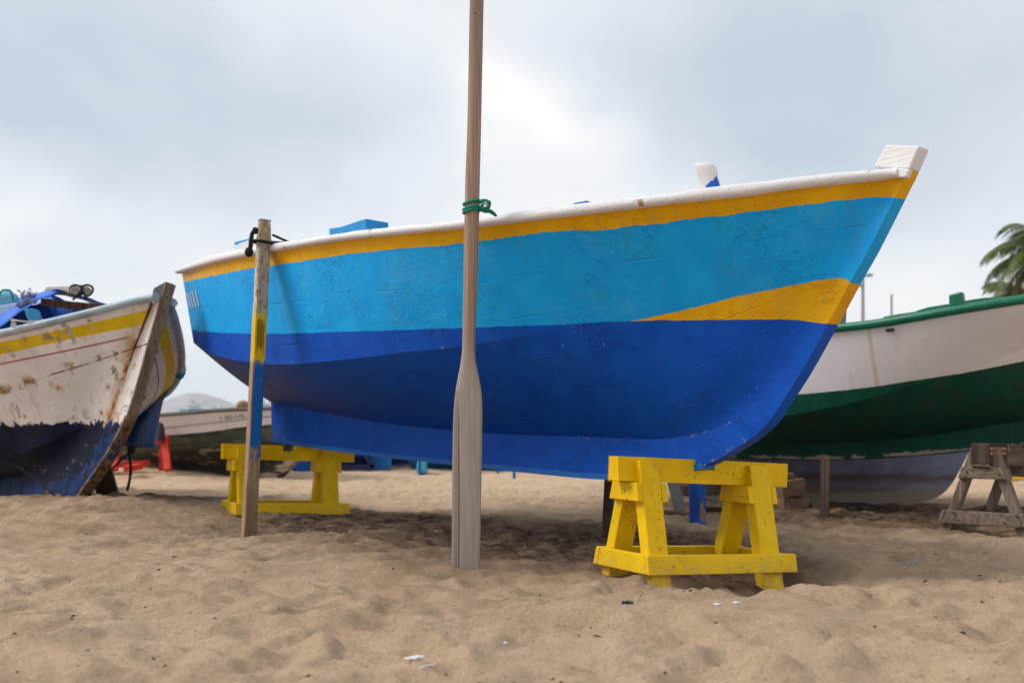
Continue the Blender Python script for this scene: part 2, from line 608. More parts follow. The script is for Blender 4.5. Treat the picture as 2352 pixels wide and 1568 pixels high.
M['oar'] = oar_wood()
M['grey_wood'] = wood_mat('grey_weathered_wood', (.25, .195, .15), (.11, .078, .055), 0, .85, .8)
M['grey_leg'] = wood_mat('grey_weathered_leg', (.29, .23, .18), (.12, .085, .06), 2, .85, .6)
M['dark_wood'] = wood_mat('dark_wet_wood', (.095, .072, .058), (.035, .026, .02), 2, .8, .6)
M['brown_wood'] = wood_mat('brown_wood', (.17, .10, .055), (.07, .04, .022), 2, .8, .6)
M['prop_wood'] = wood_mat('prop_wood', (.15, .105, .078), (.06, .042, .032), 2, .85, .7)
M['block_wood'] = wood_mat('block_wood', (.26, .165, .11), (.11, .065, .042), 0, .85, .7)
M['black_rope'] = simple_mat('black_rope', (.012, .011, .014), (.02, .018, .02), 60, .8, .2, .6, .003)
M['white_rope'] = simple_mat('white_rope', (.55, .52, .5), None, 60, .9, .1, .5, .003)
M['green_rope'] = simple_mat('green_rope', (.008, .19, .13), (.01, .25, .18), 60, .6, .3, .5, .003)
M['letter_white'] = simple_mat('lettering_white', (.42, .56, .74), (.25, .46, .70), 60, .6)
M['black'] = simple_mat('black_plastic', (.012, .012, .013), None, 20, .35, .5, .1)

# ------------------------------------------------------------------ the sand
rng = np.random.default_rng(11)
_perm = rng.permutation(512)
_perm = np.r_[_perm, _perm, _perm]
_gr = rng.normal(size=(1536, 2)); _gr /= np.linalg.norm(_gr, axis=1)[:, None]


def pnoise(x, y):
    xi = np.floor(x).astype(int); yi = np.floor(y).astype(int)
    xf = x - xi; yf = y - yi
    u = xf**3 * (xf * (xf * 6 - 15) + 10); v = yf**3 * (yf * (yf * 6 - 15) + 10)

    def gd(ix, iy, dx, dy):
        g = _gr[_perm[_perm[ix & 511] + (iy & 511)]]
        return g[..., 0] * dx + g[..., 1] * dy
    a = gd(xi, yi, xf, yf); b = gd(xi + 1, yi, xf - 1, yf)
    c = gd(xi, yi + 1, xf, yf - 1); d = gd(xi + 1, yi + 1, xf - 1, yf - 1)
    return (a + (b - a) * u + ((c + (d - c) * u) - (a + (b - a) * u)) * v) * 1.5


HILLOCKS = [(-3.3, 7.25, .10, 1.0), (-1.52, 5.70, -.02, .22), (-1.30, 5.45, .03, .16), (-.42, 4.2, .03, .12), (-.20, 4.22, -.025, .16), (3.1, 6.15, -.07, .45), (-.22, 4.28, .015, .32), (1.30, 4.38, -.055, .30), (.55, 4.02, -.035, .30), (3.0, 8.6, -.05, 1.4),
            (.95, 4.25, -.05, .28), (-2.75, 6.95, .05, .5), (2.15, 7.3, .05, .25), (-.9, 4.6, .03, .5), (-1.4, 3.4, .03, .5), (.6, 3.1, .03, .4), (2.6, 4.2, .02, .7), (-5.2, 13.4, .10, .8)]


def ground_base(x, y):
    z = np.zeros_like(x)
    for a, b, h, s in HILLOCKS:
        z = z + h * np.exp(-((x - a)**2 + (y - b)**2) / (2 * s * s))
    shore = y - (20.0 + 1.2 * np.maximum(x + 8.0, -6))
    z = z - np.clip(shore, 0, 40) * .09
    return z


_fp = np.random.default_rng(3)
FEET = []
for _ in range(620):
    y = 1.9 * math.exp(_fp.random() * math.log(6.5)); x = (_fp.random() * 2 - 1) * (.62 * y + .5)
    FEET.append((x, y, _fp.random() * math.pi, .11 + .07 * _fp.random(), .05 + .04 * _fp.random(), (.010 + .020 * _fp.random()) * (1 if _fp.random() < .8 else -.7)))


def sand_relief(x, y):
    wx = x + .10 * pnoise(x * 2.1 + 7, y * 2.1); wy = y + .10 * pnoise(x * 2.1 + 50, y * 2.1 + 9)
    z = .034 * pnoise(x * .8 + 3, y * 1.0 + 1)
    n = pnoise(wx * 1.25, wy * 3.2)
    near = np.clip((4.3 - y) / 1.4, 0, 1)
    z += (.034 + .016 * near) * (.35 - np.abs(n))
    n = pnoise(wx * 3.6 + 20, wy * 6.6 + 4)
    z += .028 * (.35 - np.abs(n)) * (.6 + .8 * np.clip(pnoise(x * .9 + 90, y * .9) + .4, 0, 1))
    rough = (.5 + .9 * np.clip(pnoise(x * .7 + 33, y * .8 + 5) + .35, 0, 1)) * (1 - .45 * near) * np.clip(1.5 - .05 * y, .6, 1.4)
    z += .0135 * pnoise(wx * 10 + 2, wy * 14) * rough
    z += .0105 * (.3 - np.abs(pnoise(wx * 19 + 5, wy * 27))) * rough
    z += .0045 * pnoise(x * 36, y * 44) * rough
    return z


def ground_z(x, y):
    x = np.atleast_1d(np.asarray(x, float)); y = np.atleast_1d(np.asarray(y, float))
    z = ground_base(x, y) + sand_relief(x, y) * np.clip(1.6 - y / 40, .3, 1)
    for fx, fy, an, L, W, dep in FEET:
        m = np.abs(x - fx) < .5
        m &= np.abs(y - fy) < .5
        if not m.any():
            continue
        dx = x[m] - fx; dy = y[m] - fy
        u = (dx * math.cos(an) + dy * math.sin(an)) / L; v = (-dx * math.sin(an) + dy * math.cos(an)) / W
        r2 = u * u + v * v
        z[m] += -dep * np.exp(-r2 * .9) + dep * .55 * np.exp(-(np.sqrt(r2) - 1.55)**2 * 4)
    return z


def gz(x, y): return float(ground_z(x, y)[0])


def axis_spacing(edges):
    out = []
    for a, b, step in edges:
        n = max(1, int(round((b - a) / step)))
        out += list(np.linspace(a, b, n, endpoint=False))
    return out


def build_sand():
    xs = [0.0]; s = .013
    while xs[-1] < 4000:
        if xs[-1] > 1.9: s = max(s, .013 + .006 * (xs[-1] - 1.9))
        if xs[-1] > 6: s *= 1.09
        xs.append(xs[-1] + s)
    xs = np.array(sorted([-v for v in xs[1:]] + xs))
    ys = [1.9]
    while ys[-1] < 4500:
        y = ys[-1]
        st = .0034 * y if y < 24 else (ys[-1] - ys[-2]) * 1.16
        ys.append(y + max(.0075, st))
    back = [1.9]; s = .03
    while back[-1] > -60:
        back.append(back[-1] - s); s *= 1.25
    ys = np.array(sorted(back[1:]) + ys)
    X, Y = np.meshgrid(xs, ys)
    Z = ground_z(X.ravel(), Y.ravel())
    far = np.clip((np.abs(X.ravel()) - 30) / 60, 0, 1)
    Z = Z * (1 - far) + far * np.minimum(Z, 0)
    co = np.stack([X.ravel(), Y.ravel(), Z], 1)
    ny, nx = X.shape
    idx = np.arange(ny * nx).reshape(ny, nx)
    q = np.stack([idx[:-1, :-1], idx[:-1, 1:], idx[1:, 1:], idx[1:, :-1]], -1).reshape(-1, 4)
    me = bpy.data.meshes.new('sand')
    me.vertices.add(len(co)); me.vertices.foreach_set('co', co.ravel().astype(np.float32))
    me.loops.add(q.size); me.loops.foreach_set('vertex_index', q.ravel().astype(np.int32))
    me.polygons.add(len(q)); me.polygons.foreach_set('loop_start', (np.arange(len(q)) * 4).astype(np.int32))
    me.polygons.foreach_set('use_smooth', np.ones(len(q), bool))
    me.update(calc_edges=True)
    g = G('sand', .95, .08)
    P = g.pos()
    grain = g.noise(P, 260, 3, .75)
    grain2 = g.noise(P, 620, 2, .6)
    blot = g.noise(P, 2.2, 5)
    mid = g.noise(P, 14, 5)
    c = g.mix(g.sm(blot, .35, .68), (.69, .462, .300), (.79, .555, .375))
    c = g.mix(g.sm(mid, .35, .7, 0, .5), c, (.58, .40, .24))
    c = g.mix(g.sm(g.noise(P, 80, 4, .8), .52, .64, 0, .75), c, (.33, .22, .135))
    c = g.mix(g.sm(g.noise(P, 110, 3, .8), .46, .34, 0, .5), c, (.82, .67, .50))
    c = g.mix(g.sm(grain, .35, .68, 0, .55), c, (.74, .59, .43))
    c = g.mix(g.sm(grain2, .58, .72, 0, .65), c, (.17, .11, .075))
    c = g.mix(g.sm(grain2, .40, .28, 0, .55), c, (.66, .56, .45))
    # trampled and damp sand; the boats' shadow is also put into the colour
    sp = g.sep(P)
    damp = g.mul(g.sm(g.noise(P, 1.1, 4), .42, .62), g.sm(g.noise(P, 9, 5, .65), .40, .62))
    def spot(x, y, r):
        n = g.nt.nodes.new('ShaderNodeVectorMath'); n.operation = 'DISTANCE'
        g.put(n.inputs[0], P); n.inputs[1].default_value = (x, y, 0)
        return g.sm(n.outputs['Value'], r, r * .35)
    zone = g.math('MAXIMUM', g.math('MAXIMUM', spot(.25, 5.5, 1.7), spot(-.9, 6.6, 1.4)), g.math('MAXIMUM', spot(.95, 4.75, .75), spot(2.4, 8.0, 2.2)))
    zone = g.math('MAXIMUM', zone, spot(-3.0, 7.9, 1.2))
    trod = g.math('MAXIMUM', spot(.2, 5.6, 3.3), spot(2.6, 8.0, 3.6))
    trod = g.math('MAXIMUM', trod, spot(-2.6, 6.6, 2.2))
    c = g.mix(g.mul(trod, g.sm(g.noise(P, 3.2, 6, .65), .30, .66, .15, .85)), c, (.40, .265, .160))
    c = g.mix(g.mul(zone, g.sm(g.noise(P, 8, 6, .7), .30, .62, .5, 1.0)), c, (.062, .034, .022))  # shade under the hulls, painted as near-black brown sand
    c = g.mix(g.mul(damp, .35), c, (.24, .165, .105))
    h = g.add(g.mul(g.noise(P, 48, 6, .75), 1.2), g.mul(grain, .6))
    h2 = g.noise(P, 19, 4, .6)
    nb = g.bump(h2, .9, .03)
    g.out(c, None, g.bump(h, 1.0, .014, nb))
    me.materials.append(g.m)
    ob = bpy.data.objects.new('sand', me)
    COL.objects.link(ob)
    tag(ob, 'pale brown beach sand trodden into hollows and ridges', kind='structure')


build_sand()

# ------------------------------------------------------------------ boats: lofted hulls
class Hull:
    """A hard-chine boat. Curves of the near side (bow last) are 3D; the far side is their mirror image in the centre plane."""
    def __init__(self, P0, n):
        self.P0 = V3(*P0); self.n = unit(n)

    def mirror(self, P):
        P = np.asarray(P, float)
        return P - 2 * np.tensordot((P - self.P0), self.n, axes=([-1], [0]))[..., None] * self.n

    def patches(self, sheer, chine, rabbet, nv=22, nb=22, belly=.02, flare=0.0):
        v = np.linspace(0, 1, nv)[None, :, None]
        top = sheer[:, None] * (1 - v) + chine[:, None] * v
        top = top - self.n * (flare * np.sin(np.pi * v))
        v = np.linspace(0, 1, nb)[None, :, None]
        wid = np.linalg.norm(chine - rabbet, axis=1)[:, None, None]
        bot = chine[:, None] * (1 - v) + rabbet[:, None] * v
        bot = bot - V3(0, 0, 1) * (np.sin(np.pi * v) * belly * wid)
        return top, bot


# ---- the blue, sky blue and yellow boat
NS = 150
PHI = math.atan2(-.7655, .6434)
A1 = V3(.6434, -.7655, 0); N1 = V3(-.7655, -.6434, 0); F1 = V3(.821, 4.454, 0)
HW = .037
boat = thing('fishing_boat', (.2, 5.2, .45), 'sky blue and dark blue wooden boat with yellow stripe and white rail on yellow trestles', 'boat')


def cpt(t, b):
    return F1 + A1 * t + N1 * b


def t_at(px, b):
    """station where the line at half breadth b crosses survey column px"""
    k = (px - CX) / FPX
    x0, y0 = F1[0] + N1[0] * b, F1[1] + N1[1] * b
    return (k * y0 - x0) / (A1[0] - k * A1[1])


def lift(P, fun):
    """raise plan points to the image height given by fun(px)"""
    P = np.array(P, float)
    px = CX + FPX * P[:, 0] / P[:, 1]
    P[:, 2] = EYE + (HY - fun(px)) * P[:, 1] / FPX
    return P


fy_rail_bot = Fun([(404, 627), (486, 603), (578, 584), (624, 576), (753, 554), (900, 538), (1060, 522), (1309, 493), (1547, 464), (1723, 445), (1800, 433), (2005, 410), (2062, 405)])
fy_rail_top = Fun([(402, 618), (430, 605), (486, 585), (578, 566), (681, 549), (886, 520), (1060, 503), (1309, 467), (1452, 452), (1662, 424), (1852, 401), (2057, 382)])
fy_yel = Fun([(419, 649), (476, 636), (578, 616), (660, 605), (809, 582), (1060, 559), (1262, 533), (1386, 528), (1500, 514), (1688, 491), (1821, 474), (2005, 452), (2057, 452)])
fy_chine = Fun([(445, 787), (476, 808), (520, 823), (573, 831), (640, 837), (701, 834), (814, 823), (937, 808), (1060, 795), (1257, 764), (1371, 747), (1462, 735), (1595, 706), (1698, 680), (1872, 646), (1940, 640), (1965, 662)])
fy_wl = Fun([(430, 757), (491, 763), (629, 766), (783, 762), (1060, 753), (1285, 745), (1452, 737), (1700, 734), (1821, 734), (1908, 744), (1950, 745)])
RAB = [(622, 923), (706, 941), (886, 972), (1035, 987), (1109, 994), (1214, 999), (1386, 1004), (1490, 1008), (1562, 1003), (1640, 984), (1700, 954), (1752, 905), (1800, 848), (1870, 740), (1925, 642), (1990, 520), (2050, 405)]
KEEL = [(625, 1010), (804, 1036), (1035, 1062), (1109, 1069), (1250, 1084), (1386, 1095), (1490, 1092), (1560, 1083), (1622, 1067), (1690, 1030), (1740, 995), (1768, 966), (1784, 942), (1842, 851), (1903, 741), (1957, 641), (1998, 568), (2088, 388)]
PN = F1 + N1 * HW
rab3 = np.array([ray_plane(px, py, PN, N1) for px, py in RAB])
keel3 = np.array([ray_plane(px, py, PN, N1) for px, py in KEEL])
rab_d = catmull(rab3, 400); keel_d = catmull(keel3, 400)

tb_s = t_at(2050, HW); tb_c = t_at(1925, HW)
bs = Fun([(-4.15, .695), (-3.4, .79), (-2.6, .845), (-1.8, .85), (-1.0, .79), (-.3, .655), (.3, .43), (.7, .20), (tb_s, HW)])
bc = Fun([(-4.15, .607), (-3.4, .69), (-2.6, .725), (-1.8, .69), (-1.0, .575), (-.3, .41), (.2, .245), (.5, .125), (tb_c, HW)])
S_ = np.linspace(0, 1, NS)
ts = -4.15 + (tb_s + 4.15) * S_; tcn = -4.15 + (tb_c + 4.15) * S_
sheer = lift([cpt(t, b) for t, b in zip(ts, bs(ts))], fy_rail_bot)
chine = lift([cpt(t, b) for t, b in zip(tcn, bc(tcn))], fy_chine)
# rabbet from the stern to the chine's end on the stem
kc = int(np.argmin(np.linalg.norm(rab_d - chine[-1], axis=1)))
rab_b = resample(rab_d[:kc + 1], NS)
chine[-1] = rab_b[-1] = (chine[-1] + rab_b[-1]) / 2
H1 = Hull(F1, N1)
top, bot = H1.patches(sheer, chine, rab_b, 26, 26, .025)
# the planking of the topsides ends on the rabbet
top[-1] = resample(np.vstack([rab_d[kc:][::-1]]), 26)
for k in range(1, 8):
    f = (1 - k / 8) ** 2
    lin = top[-1] - (sheer[-1] * (1 - np.linspace(0, 1, 26))[:, None] + chine[-1] * np.linspace(0, 1, 26)[:, None])
    top[-1 - k] += lin * f


def fair_in(R, w0=.11):
    w = (R - F1) @ N1 - HW
    t = (R - F1) @ A1
    k = np.clip((t + .15) / .45, 0, 1); k = k * k * (3 - 2 * k)
    w2 = np.where((w > 0) & (w < w0), 2 * w**2 / w0 - w**3 / w0**2, w)
    return R + ((w2 - w) * k)[..., None] * N1


top = fair_in(top); bot = fair_in(bot)


def paint_atts(P):
    px, py = pr(P)
    s = P[..., 1] / FPX
    d_y = (fy_yel(px) - py) * s
    d_w = (fy_wl(px) - py) * s
    d_c = (fy_chine(px) - py) * s
    return d_y.ravel(), d_w.ravel(), d_c.ravel()


def stt(P): return ((P - F1) @ A1).ravel()


def polyline_dist(P, L):
    P = P.reshape(-1, 3); out = np.full(len(P), 9.0)
    for q in L[::4]:
        out = np.minimum(out, np.linalg.norm(P - q, axis=1))
    return out


def build_main_hull():
    m = MB(); A = {k: [] for k in ('d_yel', 'd_wl', 'd_ch', 'd_rb', 'd_kl', 'st', 'bot', 'bv', 'tv')}
    dr = polyline_dist(bot, rab_d[:kc])
    for R, isb in ((top, 0), (bot, 1)):
        a = paint_atts(R)
        for mir in (0, 1):
            m.grid(H1.mirror(R) if mir else R, flip=bool(mir))
            A['d_yel'] += list(a[0]); A['d_wl'] += list(a[1])
            dc = a[2]
            if isb: dc = np.minimum(dc, -.0008)
            A['d_ch'] += list(dc)
            A['d_rb'] += list(dr if isb else np.full(dc.shape, 9.0))
            A['d_kl'] += [9.0] * len(dc)
            A['st'] += list(stt(R)); A['bot'] += [float(isb)] * len(dc)
            vv_ = np.tile(np.linspace(0, 1, R.shape[1]), R.shape[0])
            A['bv'] += list(vv_ if isb else vv_ * 0 + 9); A['tv'] += list(vv_ * 0 + 9 if isb else vv_)
    m.build('hull', M['boat'], boat, smooth=True, attrs=A)
    # transom
    m = MB(); A = {k: [] for k in ('d_yel', 'd_wl', 'd_ch', 'd_rb', 'd_kl', 'st', 'bot')}
    near = np.vstack([top[0], bot[0][1:]])
    far = H1.mirror(near)
    off = -A1 * .004
    k = 6
    cols = [near * (1 - f) + far * f + off for f in np.linspace(0, 1, k)]
    a = paint_atts(near)
    m.grid(cols)
    for _ in range(k):
        A['d_yel'] += list(a[0]); A['d_wl'] += list(a[1]); A['d_ch'] += list(np.abs(a[2]) + .1)
        A['d_rb'] += [9.0] * len(near); A['d_kl'] += [9.0] * len(near); A['st'] += [-3.6] * len(near); A['bot'] += [0.0] * len(near)
    m.build('transom', M['boat'], boat, attrs=A)
    # keel, deadwood and stem: one slab from the stern post to the stem head
    n = 170
    # matched sampling of the inner and outer edge
    ri = resample(rab_d, n); ko = resample(keel_d, n)
    m = MB(); A = {k: [] for k in ('d_yel', 'd_wl', 'd_ch', 'd_rb', 'd_kl', 'st', 'bot')}
    v = np.linspace(0, 1, 9)[None, :, None]
    side = ri[:, None] * (1 - v) + ko[:, None] * v
    a = paint_atts(side)
    drab = np.linalg.norm(side - ri[:, None], axis=2).ravel() + np.where(stt(side) > .35, .05, 0)
    dke = np.linalg.norm(side - ko[:, None], axis=2).ravel() + np.where(stt(side) > .35, .05, 0)

    def put(R, flip, aa, dr_, dk_):
        m.grid(R, flip=flip)
        A['d_yel'] += list(aa[0]); A['d_wl'] += list(aa[1]); A['d_ch'] += list(aa[2])
        A['d_rb'] += list(dr_); A['d_kl'] += list(dk_); A['st'] += list(stt(R)); A['bot'] += [0.0] * len(dr_)
    put(side, False, a, drab, dke)
    put(H1.mirror(side), True, a, drab, dke)
    ef = H1.mirror(ko)
    edge = np.stack([ko * (1 - f) + ef * f for f in np.linspace(0, 1, 5)], 1)
    ea = tuple(np.repeat(x, 5) for x in paint_atts(ko))
    put(edge, False, ea, np.full(n * 5, 9.0), np.full(n * 5, .2))
    sp = np.stack([side[0] * (1 - f) + H1.mirror(side[0]) * f for f in (0, .5, 1)], 0)
    put(sp, False, tuple(np.tile(x, 3) for x in paint_atts(side[0])), np.full(27, 9.0), np.full(27, .3))
    m.build('keel', M['boat'], boat, smooth=True, sharp=38, attrs=A)
    # worm shoe under the keel
    m = MB()
    ko2 = resample(keel_d[:int(.60 * len(keel_d))], 70)
    far2 = H1.mirror(ko2)
    z = V3(0, 0, 1)
    m.grid(np.stack([ko2 + N1 * .008 + z * .016, ko2 + N1 * .008 - z * .012, far2 - N1 * .008 - z * .012, far2 - N1 * .008 + z * .016], 1), closed=True)
    m.f.append((3, 2, 1, 0)); m.f.append(tuple(range(len(m.v) - 4, len(m.v))))
    m.build('keel_shoe', M['mid_blue'], boat, smooth=True, sharp=40)


build_main_hull()


def rail_profile(curve, topz, outv, w_out, w_in):
    rows = []
    for p, h, o in zip(curve, topz, outv):
        z = V3(0, 0, 1)
        prof = [(-w_in, .000), (w_out - .012, .000), (w_out - .002, .008), (w_out, .020), (w_out - .003, h - .012), (w_out - .013, h - .002), (w_out - .026, h), (-w_in, h)]
        rows.append([p + o * a + z * b for a, b in prof])
    return np.array(rows)


def build_rail():
    tt = np.linspace(-4.22, tb_s + .034, 170)
    bb = np.maximum(bs(tt), HW)
    P = lift([cpt(t, b) for t, b in zip(tt, bb)], fy_rail_bot)
    T = np.gradient(P, axis=0); T[:, 2] = 0
    outv = np.array([unit(V3(t[1], -t[0], 0)) for t in T])
    outv = np.where((outv @ N1)[:, None] < 0, -outv, outv)
    q = P + outv * .034
    px, py = pr(q)
    ztop = EYE + (HY - fy_rail_top(px)) * q[:, 1] / FPX
    zb = EYE + (HY - fy_rail_bot(px)) * q[:, 1] / FPX
    P[:, 2] = zb
    wob = .0012 * np.array([math.sin(t * 7) + math.sin(t * 17 + 1) + .6 * math.sin(t * 41) for t in tt])
    h = np.clip(ztop - zb, .036, .058) + wob
    R = rail_profile(P, h, outv, .036, .05)
    for mir, nm in ((0, 'gunwale'), (1, 'gunwale')):
        m = MB()
        RR = H1.mirror(R) if mir else R
        m.grid(RR, closed=True, flip=not mir)
        k = RR.shape[1]
        m.f.append(tuple(range(k))[::-1] if mir else tuple(range(k)))
        m.f.append(tuple(range(len(m.v) - k, len(m.v)))[::1 if mir else -1])
        m.build(nm, M['white'], boat, smooth=True, sharp=50)
    # a short deck inside the rails keeps daylight from falling through the open hull
    m = MB()
    a = top[:-4:6, 3] - N1 * .03
    b = H1.mirror(a)
    m.grid(np.stack([a, (a + b) / 2, b], 1))
    m.build('floor_boards', M['blue_part'], boat)
    return P, outv, h


rail_P, rail_out, rail_h = build_rail()

# stem head: the white block above the rails
q = [(2006, 384), (2034, 332), (2112, 335), (2088, 389)]
nf = [ray_plane(px, py, F1 + N1 * (HW + .001), N1) for px, py in q]
ff = [p - N1 * (2 * HW + .002) for p in nf]
m = MB(); m.hexa([nf[0], nf[3], ff[3], ff[0], nf[1], nf[2], ff[2], ff[1]])
m.build('stem_head', white_paint('stem_head_paint', (.76, .75, .76), False), boat, bevel=.006)
kn_ = [ray_plane(px, py, F1 + N1 * (HW + .026), N1) for px, py in [(2056, 407), (2056, 384), (2089, 389), (2081, 408)]]
kb_ = [p - N1 * .03 for p in kn_]
m = MB(); m.hexa([kn_[0], kn_[3], kb_[3], kb_[0], kn_[1], kn_[2], kb_[2], kb_[1]])
m.build('rail_knee', M['white'], boat, bevel=.006)


def rail_at(px):
    k = int(np.argmin(np.abs(pr(rail_P + rail_out * .03)[0] - px)))
    p = rail_P[k] + V3(0, 0, rail_h[k])
    t = unit(rail_P[min(k + 1, len(rail_P) - 1)] - rail_P[max(k - 1, 0)])
    return p, t, rail_out[k]


def rail_block(x0, x1, h0, h1, hm, wid, mats, name, label):
    """a wooden pad lying on the rail, its top edge wavy"""
    p0, t0, o0 = rail_at(x0); p1, t1, o1 = rail_at(x1)
    m = MB(); rows = []
    n = 9
    for i in range(n):
        f = i / (n - 1)
        p = p0 * (1 - f) + p1 * f; o = unit(o0 * (1 - f) + o1 * f)
        h = (h0 * (1 - f) + h1 * f) + hm * math.sin(f * math.pi * 1.6)
        a = p + o * .012 - V3(0, 0, .004); b = p - o * (wid - .012) - V3(0, 0, .004)
        rows.append([a, a + V3(0, 0, h), b + V3(0, 0, h), b])
    m.grid(rows, closed=True)
    m.f.append((0, 1, 2, 3)); m.f.append(tuple(range(len(m.v) - 4, len(m.v)))[::-1])
    return m.build(name, mats, boat, bevel=.005, label=label)


_bz = float(rail_at(556)[0][2]) - .45


def two_tone_block():
    g = G('half_painted_block', .5)
    P = g.obj
    z = g.sep(P)[2]; x = g.sep(P)[0]
    n = g.mul(g.sub(g.noise(P, 30, 4), .5), .02)
    c = g.mix(g.sm(g.add(z, n), _bz + .046, _bz + .052), (.60, .66, .72), (.008, .23, .56))
    nrm = g.nt.nodes.new('ShaderNodeNewGeometry').outputs['Normal']
    dt = g.nt.nodes.new('ShaderNodeVectorMath'); dt.operation = 'DOT_PRODUCT'
    g.put(dt.inputs[0], nrm); dt.inputs[1].default_value = tuple(A1)
    c = g.mix(g.sm(dt.outputs['Value'], .5, .6), c, (.008, .20, .52))
    return g.out(c, None, g.bump(g.noise(P, 40, 5), .3, .004))


rail_block(530, 583, .060, .062, .0, .10, two_tone_block(), 'rowlock_pad', 'rowlock pad with white side and blue top')
rail_block(746, 838, .040, .056, -.005, .14, M['blue_part'], 'rowlock_pad', 'long bright blue rowlock pad with wavy top')
rail_block(1316, 1342, .012, .015, .0, .05, M['mid_blue'], 'blue_cleat', None)


def mooring_post():
    g = G('mooring_post_paint', .5)
    P = g.obj
    nrm = g.nt.nodes.new('ShaderNodeNewGeometry').outputs['Normal']
    s = g.sep(P)
    n = g.mul(g.sub(g.noise(P, 26, 5, .65), .5), .10)
    along = g.nt.nodes.new('ShaderNodeVectorMath'); along.operation = 'DOT_PRODUCT'
    g.put(along.inputs[0], P); along.inputs[1].default_value = tuple(A1)
    loc = p_m - V3(.2, 5.2, .45)
    a0 = float(np.dot(loc, A1)); z0 = float(loc[2])
    f = g.add(g.sub(along.outputs['Value'], a0 + .012), g.mul(g.sub(s[2], z0), -.62))
    c = g.mix(g.sm(g.add(f, g.mul(n, .6)), .000, .006), (.70, .69, .70), (.008, .10, .46))
    return g.out(c, None, g.bump(g.noise(P, 35, 5), .5, .006))


p_m, t_m, o_m = rail_at(1627)
base = ray_plane(1627, 434, p_m - o_m * .07, o_m)
p_m = base
rows = []
for y, xl, xr, dp in [(452, 1612, 1652, .030), (430, 1611, 1655, .030), (418, 1608, 1651, .033), (405, 1604, 1649, .037), (392, 1599, 1646, .041), (384, 1597.5, 1644.5, .041), (379.5, 1599, 1642, .038), (378, 1603, 1638, .033)]:
    a = ray_plane(xl, y, base, o_m); b = ray_plane(xr, y, base, o_m)
    c = (a + b) / 2; w = (b - a) / 2; d = unit(o_m) * dp
    rr = []
    for k in range(12):
        an = 2 * math.pi * k / 12
        ca, sa = math.cos(an), math.sin(an)
        e = .30
        rr.append(c + w * math.copysign(abs(ca) ** e, ca) - d * math.copysign(abs(sa) ** e, sa))
    rows.append(rr)
m = MB(); m.grid(rows, closed=True); m.f.append(tuple(range(len(m.v) - 12, len(m.v))))
m.build('mooring_post', mooring_post(), boat, smooth=True, sharp=60, label='white mooring post with a blue lower corner')

# the painted strokes of the boat's name near the stern
def on_topside(px, py, lift_=.0025):
    """point on the near topside under a survey pixel"""
    pxs, pys = pr(top)
    dd = (pxs - px) ** 2 + (pys - py) ** 2
    i, j = np.unravel_index(np.argmin(dd), dd.shape)
    i = min(max(i, 1), top.shape[0] - 2); j = min(max(j, 1), top.shape[1] - 2)
    n = unit(np.cross(top[i + 1, j] - top[i - 1, j], top[i, j + 1] - top[i, j - 1]))
    if n @ N1 < 0: n = -n
    return ray_plane(px, py, top[i, j], n) + n * lift_


for (xa, ya), (xb, yb), w in [((430.5, 672), (440, 708), 3.6), ((435.5, 671), (446, 707.5), 3.8), ((441.5, 668), (452.5, 706), 4.4), ((449.5, 665), (458.5, 703), 3.2)]:
    xa, xb = xa - 1, xb - 2
    m = MB(); rows = []
    for f in np.linspace(0, 1, 8):
        x = xa * (1 - f) + xb * f; y = ya * (1 - f) + yb * f
        ww = w * (.85 + .3 * random.random())
        rows.append([on_topside(x - ww / 2, y), on_topside(x + ww / 2, y)])
    st_n = unit(np.cross(rows[-1][1] - rows[0][0], rows[-1][0] - rows[0][1]))
    if st_n @ N1 < 0: st_n = -st_n
    cen = np.mean(np.array(rows).reshape(-1, 3), axis=0)
    rows = []
    for f in np.linspace(0, 1, 8):
        x = xa * (1 - f) + xb * f; y = ya * (1 - f) + yb * f
        rows.append([ray_plane(x - w / 2, y, cen + st_n * .0015, st_n), ray_plane(x + w / 2, y, cen + st_n * .0015, st_n)])
    m.grid(rows, flip=True)
    m.build('name_stroke', M['letter_white'], boat)

